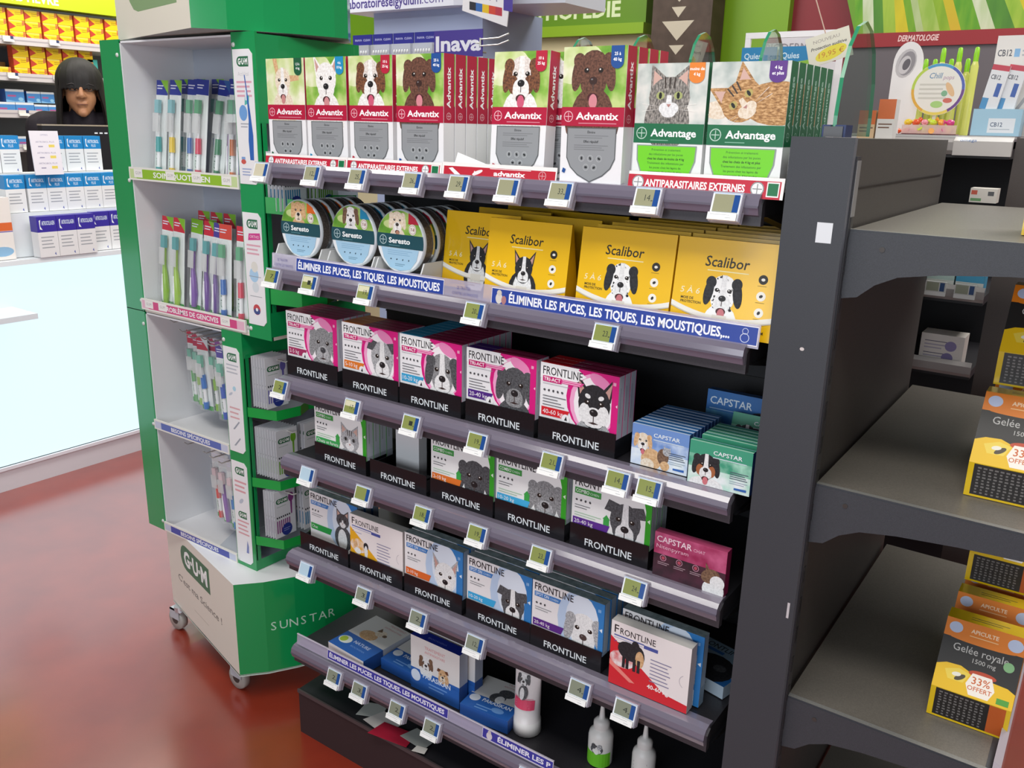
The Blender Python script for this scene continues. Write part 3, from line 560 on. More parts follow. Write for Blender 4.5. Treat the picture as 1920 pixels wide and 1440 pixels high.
CO = [(.072, '#3aa457', 'Chats et furets', lambda b, u, v: cat(b, u, v - .012, .030, F['mid'], F['lt'], F['mid'], eye='#707274'), 4, 'a grey cat'),
      (.394, '#e2762a', '2-10 kg', lambda b, u, v: dog(b, u + .002, v - .014, .041, F['dgrey'], F['dgrey'], F['dgrey'], 'flop', F['dgrey']), 2, 'a black dog'),
      (.549, '#3fb0e2', '10-20 kg', lambda b, u, v: dog(b, u + .004, v - .012, .040, F['grey'], F['grey'], F['mid'], 'flop', F['grey'], tongue='#b9b9bb'), 2, 'a grey spaniel'),
      (.7105, '#5d2d91', '20-40 kg', lambda b, u, v: dog(b, u + .0, v - .012, .040, F['dgrey'], F['dgrey'], F['lt'], 'fold', F['lt'], blaze=F['lt']), 3, 'a boxer dog')]
for x, col, kg, sp, n, nm in CO:
    row(TR, 'card_tray', 1, (x + .0005, .030, SH[3] + .0005), (0, 0, 0), lambda i: f'black card tray under the green boxes with {nm}', 'tray', 'black card trays on the fourth shelf')
    row(combo(col, kg, sp), 'spot_on_box', n, (x, .0335, z4), (.0002, .0192, 0), lambda i: f'green and white box with {nm}, front of its row' if i == 0 else f'green and white box, {ORD[i]} from front behind the box with {nm}', 'box', g4)
row(TR, 'card_tray', 1, (.2345, .030, SH[3] + .0005), (0, 0, 0), lambda i: 'empty black card tray between the grey cat and black dog boxes', 'tray', 'black card trays on the fourth shelf')
b = MB(); b.box(0, 0, 0, .062, .024, .106, '#d9dadd'); b.box(-.004, -.004, 0, .07, .03, .002, '#b9babd'); tag(b.build('blank_block', loc=(.262, .078, z4)), 'blank white upright block standing in the empty black tray', 'block')
b = carton(.122, .018, .077, '#8f2450', t='#b3476f'); front(b, .122, .077); b.rect(0, .04, .122, .077, fur('#9b2352', '#c75c86', 30)); b.rect(0, 0, .122, .04, fur('#2a1820', '#4a2233', 40)); b.text('CAPSTAR', .004, .061, .0098, '#f3dbe5', .060, bold=.012); b.text('CHAT', .067, .061, .005, '#e3b5c8'); b.text('Nitenpyram', .004, .050, .0065, '#e7b9cb', .055)
for i in range(3): b.arc(.017 + i * .028, .034, .0046, .0056, 0, 360, '#c98aa2', 12); b.ell(.017 + i * .028, .034, .003, .003, '#b04a5e'); b.lines(.008 + i * .028, .028 + i * .028, .025, 2, .003, '#a58a93')
b.ell(.104, .006, .018, .018, F['lt']); b.ell(.098, .028, .016, .012, F['brown'], 25); b.poly([(.09, .034), (.098, .036), (.089, .05)], F['brown']); b.ell(.11, .02, .012, .012, F['lt'])
tag(b.build('pet_tablet_box', loc=(.874, .022, SH[3] + .002)), 'dark pink box with white lettering and a cat at right end of fourth shelf', 'box')

def spoton(col, kg, spec, h=.133, iscat=False):
    d = .0188; b = carton(FW, d, h, '#dfe2e6', t=fur('#7d8f92', '#a9b9bc', 60, .35)); B = '#2f7cc0'; front(b, FW, h); y = h - .094
    b.rect(0, 0, FW, h, '#eeebec'); b.ell(.100, y + .040, .045, .062, '#bcd0ea'); b.poly([(.100, h), (FW, h), (FW, y + .02), (.132, y + .045)], B); b.ell(.106, y + .045, .034, .052, '#dde6f2'); b.rect(.134, 0, FW, y + .05, B)
    spec(b, .108, y + .036); b.rect(.140, 0, FW, h, B); b.text('III', .138, h - .018, .0055, '#a9cdec', bold=.02); b.poly([(.1415, y + .042), (.1475, y + .046), (.1475, y + .038)], '#dfeaf4')
    b.text('FRONTLINE', .005, h - .0175, .013, '#2a262a', .082, bold=.008); b.poly([(.005, h - .031), (.058, h - .031), (.062, h - .0215), (.005, h - .0215)], '#3f7fc4'); b.text('SPOT ON', .007, h - .029, .006, '#e6eff8', .029, bold=.012); b.text('CHAT' if iscat else 'CHIEN', .039, h - .0285, .004, '#cfe0f2')
    icons(b, .010, h - .044, 3); b.lines(.007, .042, h - .053, 2, .0045, '#8d8d90', h=.0012, j=.3); b.poly([(.003, y + .003), (.064, y + .003), (.070, y + .018), (.003, y + .018)], col); b.text(kg, .006, y + .007, .0066, '#f4f0f0')
    right(b, FW, d, h); b.rect(.0006, 0, d, h, '#a9bccf'); b.rect(0, 0, .002, h, B); b.rect(0, 0, d, .036, '#8ea6bd'); return b.mesh('spot_on_box')
def oldstyle(c1, spec, kg, h=.129, w=FW):
    d = .022; b = carton(w, d, h, '#e9e4e2', t='#cfccc8'); front(b, w, h); y = h - .095
    b.rect(0, 0, w, h, '#efe7e6'); b.poly([(0, 0), (w * .9, 0), (0, y + .066)], c1); b.poly([(0, y + .004), (w, y - .012), (w, 0), (0, 0)], c1); b.ell(w * .16, y + .026, w * .16, .016, fur(c1, '#efe7e6', 60, .4))
    b.text('F', .006, h - .021, .0145, '#2c2629', bold=.01); b.text('RONTLINE', .017, h - .021, .0112, '#2c2629', .066, bold=.008); b.rect(.006, h - .027, .062, h - .0245, '#5a67a6'); b.rect(.062, h - .032, .088, h - .0255, '#4a57a0'); b.lines(.006, .06, h - .031, 1, .003, '#9aa2cc'); b.text('✓', .006, h - .04, .006, '#4a57a0'); b.lines(.014, .034, h - .0395, 1, .003, '#8f8fb4')
    spec(b, y); b.lines(w * .52, w * .78, h - .048, 7, .0068, '#8d87a6', h=.0018); b.arc(w * .97, y + .03, .012, .0128, 120, 240, '#b9b2bb'); b.text(kg, w * .5, y - .008 if w > .145 and 'kg' in kg else -1, .0075, '#fbf2f0', bold=.02)
    right(b, w, d, h); b.rect(.0005, 0, d, h, '#cfc6c4'); return b.mesh('spot_on_box')
def pups(b, y):
    b.ell(.046, y + .030, .007, .009, F['black']); b.ell(.046, y + .018, .005, .014, F['lt']); b.rect(.042, y + .0, .0445, y + .01, F['lt']); b.rect(.047, y + .0, .0495, y + .01, F['lt']); b.ell(.016, y + .028, .006, .007, F['tan']); b.ell(.022, y + .014, .010, .007, F['lt'])
def big(b, y):
    b.ell(.036, y + .046, .022, .017, F['black'], -14); b.ell(.052, y + .044, .013, .019, F['black']); b.ell(.056, y + .038, .008, .016, F['tan']); b.ell(.047, y + .062, .007, .008, F['black'])
    for x in (.024, .031, .044, .052): b.rect(x, y + .012, x + .0055, y + .036, F['black'])
    b.poly([(.012, y + .056), (.03, y + .06), (.03, y + .05)], F['black']); b.poly([(.0, y + .02), (.05, y - .01), (.04, y - .012), (0, y + .01)], '#ef8a80')
g5 = 'blue and white boxes on the fifth shelf'; z5 = SH[4] + .0025
SP = [(.017, spoton('#2f9e4a', 'Chat', lambda b, u, v: (b.ell(u - .004, v - .03, .026, .03, F['dgrey']), b.ell(u - .006, v - .034, .014, .026, F['lt']), cat(b, u - .004, v + .012, .022, F['dgrey'], F['lt'], eye='#4c4d50')), iscat=True), 3, 'a grey kitten'),
      (.1675, oldstyle('#e9ab1e', pups, ''), 1, 'an orange corner'),
      (.3235, spoton('#e06a2a', '2-10 kg', lambda b, u, v: dog(b, u - .002, v - .012, .037, F['lt'], F['mid'], F['white'], 'up', F['lt'], tongue='#6a5f60')), 2, 'a white terrier'),
      (.4845, spoton('#35a7dd', '10-20 kg', lambda b, u, v: dog(b, u, v - .014, .037, F['dgrey'], F['dgrey'], F['lt'], 'fold', F['lt'], blaze=F['lt'])), 3, 'a dark collie'),
      (.636, spoton('#5a2a86', '20-40 kg', lambda b, u, v: dog(b, u + .002, v - .012, .041, F['lt'], F['mid'], F['lt'], 'flop', F['lt'], nose='#4a3a38')), 4, 'a pale retriever')]
for x, me, n, nm in SP:
    row(TR, 'card_tray', 1, (x + .0005 if x > .05 else .012, .030, SH[4] + .0005), (0, 0, 0), lambda i: f'black card tray under the fifth shelf boxes with {nm}', 'tray', 'black card trays on the fifth shelf')
    row(me, 'spot_on_box', n, (x, .0335 + (.0235 if x < .05 else 0), z5), (.0002, .0225, 0), lambda i: f'white box with {nm} on the fifth shelf, front of its row' if i == 0 else f'white box, {ORD[i]} from front behind the fifth shelf box with {nm}', 'box', g5)
row(oldstyle('#d62732', big, '40-60 kg', h=.122, w=.146), 'spot_on_box', 1, (.811, .014, SH[4] + .005), (0, 0, 0), lambda i: 'white box with red lower corner and a black dog at the front', 'box', g5)
row(SP[4][1], 'spot_on_box', 1, (.815, .045, z5), (0, 0, 0), lambda i: 'white box with grey top close behind the box with the red corner', 'box', g5)
b = MB(); b.box(0, 0, 0, .125, .11, .024, '#aebfce'); top(b, .125, .11, .024); b.rect(0, .05, .125, .11, '#8fa9bd'); b.rect(0, 0, .125, .03, '#2668ae'); b.text('FRONTLINE', .012, .090, .013, '#1d2730', .085, bold=.01); b.rect(.012, .078, .07, .086, '#2c6cb2'); icons(b, .018, .068, 3); b.ell(.075, .032, .045, .042, F['black'], -10); b.ell(.09, .04, .012, .01, F['dgrey'])
front(b, .125, .024); b.lines(.02, .09, .014, 2, .004, '#7a8fa3')
tag(b.build('spot_on_box', loc=(.866, .118, SH[4] + .001), rot=(0, 0, R(-12))), 'blue and white box with a black dog lying flat at right end of fifth shelf', 'box', g5)

# ---------------------------------------------------------------- bottom shelf
z6 = SH[5] + .001
def wormer(w, d, h, pic, kind):
    b = MB(); BL = '#2a63b4'; b.box(0, 0, 0, w, d, h, '#e6e2df', t='#20309a' if kind == 'up' else '#ddd', r='#b4b9c6')
    if kind == 'up':
        front(b, w, h); b.rect(0, 0, w, h * .40, BL); b.text('TRAITEMENT', w * .5, h * .83, .007, '#d98a8e', .055, al='c'); b.text('ANTIPARASITAIRE', w * .5, h * .75, .006, '#d98a8e', .055, al='c')
        b.ell(.042, h * .42, .017, .020, F['lt']); dog(b, .042, h * .56, .020, F['lt'], F['brown'], F['lt'], 'flop', None, cheek=F['brown']); b.ell(.09, h * .40, .014, .022, F['tan']); dog(b, .088, h * .48, .016, F['tan'], F['trid'], F['cream'], 'fold', None)
        b.rect(0, 0, w, h * .33, BL); b.ell(.014, h * .27, .013, .014, '#dce4f2'); b.text('PARASIKAN', .034, h * .285, .0105, '#e3ecf8', .075, bold=.02); b.lines(.05, .10, h * .20, 2, .008, '#6e9bd8')
        right(b, w, d, h); b.rect(0, 0, d, h * .40, '#234f97'); top(b, w, d, h); b.text('BIOCANINA', w * .3, d * .35, .005, '#7d88d0', .05)
    else:
        top(b, w, d, h); b.rect(0, 0, w, d, '#e0dedb'); b.rect(0, 0, w, d * .40, BL); v = d * .40
        if kind == 'nat': b.ell(.022, d * .22, .018, .014, '#dfe7e0'); b.ell(.017, d * .22, .010, .010, '#a9c23e'); b.text('NATURE', .045, d * .24, .009, '#c6d3ec', .05, bold=.02); b.text('BIOCANINA', .05, d * .14, .005, '#7fa3dc', .045); b.ell(.05, v + .018, .025, .018, F['tan']); b.ell(.068, v + .040, .015, .012, F['cream'], 20); b.ell(.082, v + .038, .006, .005, F['brown']); b.poly([(.052, v + .042), (.066, v + .046), (.056, v + .058)], F['brown'])
        else:
            b.ell(.016, d * .30, .012, .011, '#e5ebf4'); b.text('PARASIKAN', .034, d * .27, .010, '#dfe9f8', w - .045, bold=.02); b.ell(w * .7, d * .16, .014, .008, '#6f9edb'); b.lines(.03, w * .6, d * .12, 2, .008, '#6e9bd8')
            if pic == 'pug': b.ell(w * .75, v + .02, .022, .024, F['tan'])
            else: b.ell(w * .52, v + .010, .018, .016, F['dgrey'], 30); b.ell(w * .62, v + .030, .018, .013, F['dgrey']); b.ell(w * .58, v + .006, .010, .012, F['lt'])
        b.text('TRAITEMENT', w * .5, d * .92, .006, '#cf8f92', .05); b.text('ANTIPARASITAIRE', w * .45, d * .84, .005, '#cf8f92', .055)
        right(b, w, d, h); b.rect(0, 0, d * .40, h, '#234f97'); front(b, w, h)
        if kind == 'nat': b.rect(0, 0, w, h, '#e3dbd8')
        else: b.rect(0, 0, w, h, '#2358a6')
    return b.mesh('worming_tablet_box')
g6 = 'blue and white worming boxes on the bottom shelf'
tag(place(wormer(.118, .145, .034, '', 'nat'), 'worming_tablet_box', loc=(.096, .024, z6), rot=(0, 0, R(-4))), 'blue and white box with a tan dog and round green emblem lying flat', 'box', g6)
tag(place(wormer(.11, .125, .026, 'pug', 'par'), 'worming_tablet_box', loc=(.226, .058, z6), rot=(0, 0, R(-2))), 'blue and white worming box lying flat, partly behind the upright puppies box', 'box', g6)
row(wormer(.132, .027, .128, '', 'up'), 'worming_tablet_box', 2, (.322, .050, z6), (.014, .034, 0), lambda i: 'upright blue and white box with two puppies on the bottom shelf' if i == 0 else 'upright worming box with dark blue top behind the two puppies box', 'box', g6)
tag(place(wormer(.112, .110, .030, 'grey', 'par'), 'worming_tablet_box', loc=(.467, .036, z6), rot=(0, 0, R(6))), 'blue and white box with a grey puppy lying flat beside the white tube', 'box', g6)
b = MB(); n = 18; rs = []
for zz, rx, ry in ((0, .027, .027), (.001, .0285, .0285), (.03, .0275, .0275), (.031, .026, .026), (.06, .0265, .024), (.10, .027, .016), (.137, .0275, .005), (.150, .0275, .001)):
    rs.append([(rx * math.cos(2 * math.pi * i / n), ry * math.sin(2 * math.pi * i / n), zz) for i in range(n)])
b.rings(rs, ['#ece8e6'] * 2 + [mat('#e9e2e2', .3)] * 6)
def wrap(q):   # artwork follows the tube's front
    t = max(-1, min(1, q.x / .027)); zz = max(0, min(.15, q.z)); ry = .0262 if zz < .06 else .0262 - (zz - .06) / .09 * .0245
    return Vector((q.x, -ry * math.sqrt(max(0, 1 - t * t)) - .0006 - (b.k * .00012), q.z))
b.on((0, 0, 0), (1, 0, 0), (0, 0, 1), (-.024, .0, .024, .15)); b.bend = wrap
for i in range(6): b.rect(-.022 + i * .007, .062, -.015 + i * .007, .082, '#e2496c'); b.k -= 1
b.k += 1; b.lines(-.018, .014, .076, 3, .005, '#f3a3b4', h=.0014)
for i in range(5): b.rect(-.023 + i * .008, .083, -.015 + i * .008, .0845, '#e79aa9'); b.k -= 1
b.k += 1; dog(b, -.006, .120, .014, F['lt'], F['dgrey'], F['lt'], 'flop', None, cheek=F['dgrey']); b.ell(-.004, .096, .010, .014, F['dgrey']); b.ell(-.006, .094, .005, .012, F['lt'])
tag(b.build('ointment_tube', loc=(.600, .085, z6), rot=(0, 0, R(14))), 'white squeeze tube with pink label and dog picture standing on its cap', 'tube')
def bottle(lab, x, y, sc, green, rot):
    e = empty('lotion_bottle', (x, y, z6), lab, 'bottle', 'white nozzle bottles on the bottom shelf', rot=(0, 0, R(rot))); W = mat('#e9e7e3', .35)
    b = MB(); b.lathe([(.021 * sc, 0), (.0225 * sc, .003), (.0225 * sc, .058), (.021 * sc, .066), (.015 * sc, .073), (.0125 * sc, .076)], W, n=24)
    b.on((0, 0, 0), (1, 0, 0), (0, 0, 1)); b.bend = lambda q: Vector((.0226 * sc * math.sin(q.x / (.0226 * sc)), -(.0226 * sc + .0004 + b.k * .0001) * math.cos(q.x / (.0226 * sc)), q.z))
    if green:
        for i in range(10): b.rect(-.03 + i * .006, .002, -.024 + i * .006, .032, '#6fc52c'); b.k -= 1
        b.k += 1; b.ell(0, .040, .013, .010, F['dgrey'], n=12); b.ell(-.006, .047, .005, .006, F['dgrey'], n=10); b.ell(.006, .047, .005, .006, F['mid'], n=10); b.ell(0, .036, .005, .006, '#e9e9e6', n=10)
    else: b.lines(-.014, .014, .05, 3, .008, '#b9b4b4')
    b.build('body', e); b = MB(); b.lathe([(.0145 * sc, .076), (.0145 * sc, .088), (.010 * sc, .094), (.0055 * sc, .096), (.0042 * sc, .112), (.0032 * sc, .122), (.001, .124)], mat('#dcd9d6', .4), n=18); b.build('nozzle_cap', e)
bottle('white nozzle bottle with bright green lower label on bottom shelf', .762, .095, 1.06, True, 10)
bottle('plain white nozzle bottle at right of the green labelled bottle', .853, .095, .98, False, 5)
b = MB(); b.box(0, 0, 0, .70, .0016, .026, CLR); front(b, .70, .026); b.e = .00005
for x0, x1, u in ((.100, .448, .106), (.535, .70, .572)):
    b.rect(x0, .002, x1, .0245, '#e4e0ea'); b.rect(x0 + .001, .0035, x1 - .001, .023, '#3a3a9a')
    if u < .5: b.text('ÉLIMINER LES PUCES, LES TIQUES, LES MOUSTIQUES', u, .0085, .0095, '#eceaf6', .332, bold=.03)
    else: b.text('ÉLIMINER LES P', u, .0085, .0095, '#eceaf6', .122, bold=.03); b.ell(.552, .011, .007, .008, '#d4cdd2'); b.ell(.552, .019, .004, .004, '#c9bfc4')
b.box(0, -.0008, .0245, .70, .0024, .026, mat('#d6d0de', .2)); tag(b.build('shelf_strip', loc=(.014, .0025, SH[5] + .008), rot=(R(-6), 0, 0)), 'clear and blue printed strip along the bottom shelf', 'shelf strip')
for i, (x, y, w_, d_, r_, c, lb) in enumerate(((.196, .058, .060, .050, 20, '#b9bdb9', 'grey folded paper lying on the black base'), (.245, .040, .075, .055, -12, '#d9d4d0', 'white paper lying on the black base beside the red leaflet'), (.290, .024, .100, .050, 6, '#a61f38', 'dark red leaflet lying on the black base below bottom rail'), (.345, .046, .07, .045, -8, '#a9ada9', 'grey paper half over the dark red leaflet'), (.372, .020, .03, .02, 12, '#e2ded8', 'small white slip at right of the dark red leaflet'))):
    b = MB(); b.prism([(-w_ / 2, -d_ / 2, 0), (w_ / 2, -d_ / 2 * .8, 0), (w_ / 2 * .9, d_ / 2, 0), (-w_ / 2 * .8, d_ / 2 * .9, 0)], (0, 0, .0006), c)
    tag(b.build('leaflet', loc=(x, y, .1212 + i * .0009), rot=(0, 0, R(r_))), lb, 'paper', 'papers dropped on the base')

# ---------------------------------------------------------------- electronic price tags on the rails
HOLD = clear('#d3cede', .38, .06)
hm = MB(); hm.box(-.0225, .004, -.0205, .0225, .0135, .0185, HOLD); hm.box(-.0225, -.0005, .0185, .0225, .0155, .0197, HOLD); hm.box(.0205, -.001, -.0205, .0222, .006, .0185, HOLD); HM = hm.mesh('holder')
cm = MB(); cm.box(-.0205, -.0005, -.0195, .0205, .0055, .0180, '#e9edf2'); cm.box(-.0205, -.0006, .0165, .0205, .0, .0175, mat('#9fb8da', .2)); CM = cm.mesh('case')
lm = MB(); lm.box(-.0212, -.0045, -.0205, .0195, -.0008, -.0105, mat('#f6f6f4', .3)); lm.on((0, -.0045, 0), (1, 0, 0), (0, 0, 1)); lm.lines(-.018, .010, -.0135, 1, .003, '#b9b9bc', h=.0007); lm.lines(.004, .012, -.0175, 1, .003, '#b0b0b4', h=.0007, j=0); LM = lm.mesh('label_strip')
def screen(txt, c='#8f9479', hl=None):
    b = MB(); b.box(-.0175, -.0016, -.0085, .0175, -.0006, .0155, mat(c, .18, coat=.5)); b.on((0, -.0016, 0), (1, 0, 0), (0, 0, 1)); b.rect(.0105, -.0085, .0185, .0155, mat('#1d4a8e', .2))
    if hl: b.rect(-.0165, .004, .0095, .0145, hl)
    if txt: b.text(txt[:2], -.003, -.001, .0085, '#2b3026', .0085); b.text(txt[2:], .0062, -.001, .005, '#2b3026', .004)
    return b.mesh('screen')
SCR = {}
def tagset(x, k, txt, lab, c='#8f9479', hl=None):
    key = (txt, c, hl)
    if key not in SCR: SCR[key] = screen(*key)
    e = empty('price_tag', (x, -.0150, SH[k] - .0165), lab, 'price tag', 'electronic price tags on the shelf rails', rot=(R(-20), 0, 0))
    for me, nm in ((HM, 'holder'), (CM, 'case'), (SCR[key], 'screen'), (LM, 'label_strip')): place(me, nm, e)
on = ['top', 'second', 'third', 'fourth', 'fifth', 'bottom']
TG = [[(.002, '', 'at the far left end'), (.146, '12,', 'under the gap between chihuahua and terrier boxes'), (.263, '25,', 'under the tricolour dog box'), (.393, '26,', 'under the left labrador box'), (.494, '29,', 'under the red spines'), (.594, '', 'under the standing tricolour box at middle'), (.692, '33,', 'under the right labrador box'), (.838, '14,', 'under the grey tabby cat box'), (.956, '', 'under the ginger cat box')],
      [(.017, '7 ,', 'at the far left end'), (.126, '1 ,', 'under the golden dog tin'), (.276, '19,', 'under the scruffy dog and labrador tins'), (.530, '20,', 'under the black and white terrier packs'), (.782, '23,', 'under the Dalmatian packs')],
      [(.024, '2 ,', 'at the far left end'), (.232, '17,', 'under the pale smiling terrier box'), (.385, '1 ,', 'under the beagle box'), (.539, '19,', 'under the dark grey pointer box'), (.695, '21,', 'under the black husky box'), (.8185, '14,', 'left, first of the touching pair'), (.8735, '15,', 'right, second of the touching pair')],
      [(.094, '', 'under the grey cat box'), (.255, '', 'under the empty tray'), (.411, '18,', 'under the black dog box'), (.542, '19,', 'under the grey spaniel box'), (.680, '23,', 'under the boxer dog box'), (.861, '24,', 'near the dark pink box')],
      [(.076, '', 'under the grey kitten box'), (.249, '3 ,', 'under the orange cornered box'), (.398, '2 ,', 'under the white terrier box'), (.540, '12,', 'under the dark collie box'), (.770, '4 ,', 'under the pale retriever box'), (.860, '4 ,', 'under the red cornered box')],
      [(.151, '2 ,', 'first from the left'), (.229, '3 ,', 'second from the left'), (.338, '2 ,', 'third from the left'), (.433, '2 ,', 'fourth from the left'), (.668, '2 ,', 'at lower right near the bottle')]]
for k, L in enumerate(TG):
    for x, t, w_ in L:
        c = '#c9c1a8' if (k == 0 and x < .01) else '#b9d2e2' if (k in (3, 4) and x < .1) else ('#99987a' if k in (0,) else '#8a9350' if k in (1, 2, 3) else '#858a78')
        tagset(x, k, t, f'electronic price tag on {on[k]} shelf rail {w_}', c, '#d8d4b4' if (k == 1 and x in (.126, .276)) or (k == 2 and x == .232) else None)
# ---------------------------------------------------------------- toothbrush tower on castors
GN = mat('#0f9350', .22, coat=.5); GND = mat('#0d7a41', .3); WH = mat('#e6e7ea', .35); CRM = mat('#ded8cb', .4); INN = mat('#aab0bc', .35)
tw = empty('display_tower', (-.38, .25, 0), 'tall green and white toothbrush display tower on castors left of shelf unit', 'display stand')
def intw(b, nm, par=None):
    o = b.build(nm, par or tw)
    if par is None: o.location = (.38, -.25, 0)
    return o
def gum(b, u, v, w, h, c='#f3f5f3', bgc='#2c6b49', rot=0):
    old = b.tr; ca, sa = math.cos(R(rot)), math.sin(R(rot)); b.tr = lambda x, y: (u + x * ca - y * sa, v + x * sa + y * ca)
    b.poly([(h * .5, 0), (w, 0), (w, h), (h * .5, h)] + [(h * .5 - h * .5 * math.sin(t), h * .5 + h * .5 * math.cos(t)) for t in (math.pi * i / 7 for i in range(1, 7))], bgc); b.tr = old
    b.text('G·U·M', u + (w * .12) * ca - (h * .22) * -sa * -1, v + w * .12 * sa + h * .22 * ca, h * .56, c, w * .80, rot=rot, bold=.04)
# footprint of base and header: flat white face, bulging green side
FP = [(-.638, .108), (-.196, -.006), (-.150, .046), (-.112, .108), (-.080, .175), (-.056, .25), (-.052, .285), (-.13, .37), (-.58, .42)]
def drum(nm, z0, z1, under):
    b = MB(); n = len(FP); mats = [CRM] + [GN] * 6 + [WH, WH]
    b.prism([(x, y, z0) for x, y in FP], (0, 0, z1 - z0), under, side=mats, cap2=WH)
    if nm == 'base': b.prism([(x * 1.0, y, z0 - .002) for x, y in FP], (0, 0, .006), '#d7e6dc')
    d = Vector((FP[1][0] - FP[0][0], FP[1][1] - FP[0][1], 0)).normalized(); L = math.hypot(FP[1][0] - FP[0][0], FP[1][1] - FP[0][1])
    b.on((FP[0][0], FP[0][1], z0), d, (0, 0, 1)); H = z1 - z0
    if nm == 'base':
        gum(b, .10, H - .10, .20, .074); b.text("C'est ma Science !", .065, H - .155, .019, '#6f6f6a', .30, bold=.012); b.lines(.17, .27, .05, 1, .004, '#b9b2a6', j=0)
    else: gum(b, .09, .052, .30, .13, c='#9ba49a', bgc='#7f9c72')
    if nm == 'base':
        T = list(zip(FP[2:6], FP[3:7])); s = 'SUNSTAR'; q = 0
        pts = [Vector((x, y, 0)) for x, y in FP[1:7]]; acc = [0]
        for i in range(1, len(pts)): acc.append(acc[-1] + (pts[i] - pts[i - 1]).length)
        for i, ch in enumerate(s):
            t = .088 + i * .0245; k = max(j for j in range(len(acc) - 1) if acc[j] <= t); dd = (pts[k + 1] - pts[k]).normalized(); p = pts[k] + dd * (t - acc[k])
            b.on((p.x, p.y, z0 + .118), dd, (0, 0, 1)); b.text(ch, 0, 0, .0225, '#bfe0cc', al='c')
    return intw(b, nm)
drum('base', .08, .334, '#8a8a88')
hd = drum('header', 1.58, 1.90, '#a9a8a2')
# upper and lower cabinets
def strip(b, x0, x1, z0, z1, m, y=.075): b.box(x0, y - .003, z0, x1, y + .003, z1, m)
def cab(nm, z0, z1, xl, xr, zsh, right_pts):
    b = MB(); x0, x1 = -.583, xr
    b.box(x0, .075, z0, x0 + .004, .27, z1, WH); b.box(x1 - .004, .075, z0, x1, .27, z1, WH); b.box(x0, .268, z0, x1, .272, z1, INN); b.box(x0, .075, z1 - .004, x1, .27, z1, WH); b.box(x0, .075, z0, x1, .27, z0 + .004, WH)
    strip(b, -.660, -.583, z0 - .008, z1 + .004, GN); strip(b, x1, right_pts[0][0], z0 - .008, z1 + .004, GN)
    for z in zsh: b.box(x0, .076, z - .004, x1, .27, z, WH)
    o = intw(b, nm)
    sc = MB()
    for z in (z1 - .03, (z0 + z1) / 2, z0 + .02):
        for x in (x0 - .008,): sc.lathe([(.005, 0), (.004, -.002), (0, -.0025)], mat('#cdd5d0', .2), (x, .0718, z), 'y', 12)
    sc.lathe([(.005, 0), (.004, -.002), (0, -.0025)], mat('#cdd5d0', .2), (x1 + .007, .0718, z1 - .02), 'y', 12); sc.lathe([(.005, 0), (.004, -.002), (0, -.0025)], mat('#cdd5d0', .2), (x1 + .007, .0718, z0 + .012), 'y', 12)
    sc.build('screw', o); return o
UPR = [(-.100, .075), (-.097, .13), (-.095, .36)]; LOR = [(-.205, .075), (-.203, .12), (-.195, .35)]
up = cab('upper_cabinet', .945, 1.574, 0, -.175, (1.266,), UPR); lo = cab('lower_cabinet', .338, .935, 0, -.277, (.632,), LOR)
# green right-hand side of both cabinets with open tray levels
b = MB()
def side(pts, z0, z1, m):
    for i in range(len(pts) - 1): b.face([(*pts[i], z0), (*pts[i + 1], z0), (*pts[i + 1], z1), (*pts[i], z1)], m)
def lid(pts, z, m): b.face([(*p, z) for p in pts] + [(pts[-1][0] - .3, pts[-1][1], z), (pts[0][0] - .15, pts[0][1], z)], m)
side(UPR, 1.40, 1.574, GN); side(UPR, .945, 1.00, GN); lid(UPR, 1.40, WH); lid(UPR, .945, CRM); lid(UPR, 1.574, WH); b.box(-.60, .075, .937, -.10, .30, .945, CRM); b.box(-.112, .075, .95, -.100, .090, 1.57, GN)
b.face([(-.172, .078, .945), (-.172, .34, .945), (-.172, .34, 1.57), (-.172, .078, 1.57)], INN); b.face([(-.172, .345, .945), (-.095, .345, .945), (-.095, .345, 1.57), (-.172, .345, 1.57)], INN); b.face([(-.172, .272, .945), (-.172, .33, .945), (-.60, .33, .945), (-.6, .272, .945)], CRM)
intw(b, 'side_panel')
b = MB(); side(LOR, .878, .935, GN); side(LOR, .335, .362, GN); lid(LOR, .935, CRM); lid(LOR, .355, '#b9bfc8'); b.box(-.216, .075, .34, -.205, .088, .93, GN)
b.face([(-.270, .078, .34), (-.270, .34, .34), (-.270, .34, .93), (-.270, .078, .93)], INN); b.face([(-.270, .340, .34), (-.195, .340, .34), (-.195, .340, .93), (-.270, .340, .93)], INN)
b.on((-.204, .10, 0), (.0, 1, 0), (0, 0, 1)); b.rect(.07, .905, .115, .921, '#cfd8d2')
intw(b, 'side_panel')
LG = mat('#16983f', .3)
def lip(x0, zz, hz, back):
    b = MB(); pe = [(x0, .076), (x0 + .066, .106), (x0 + .082, .165), (x0 + .070, .20), (x0 + .085, .26), (x0 + .01, .335)]; dip = [0, -.004, -.002, .002, 0, 0]
    for i in range(len(pe) - 1): b.face([(*pe[i], zz + dip[i]), (*pe[i + 1], zz + dip[i + 1]), (*pe[i + 1], zz + hz + dip[i + 1]), (*pe[i], zz + hz + dip[i])], LG)
    b.face([(*p, zz + .002) for p in pe] + [(back, .335, zz + .002), (back, .076, zz + .002)], INN); intw(b, 'side_tray')
for zz in (.737, .560, .405): lip(-.205, zz, .024, -.268)
for zz in (1.217, 1.02): lip(-.100, zz, .034, -.170)
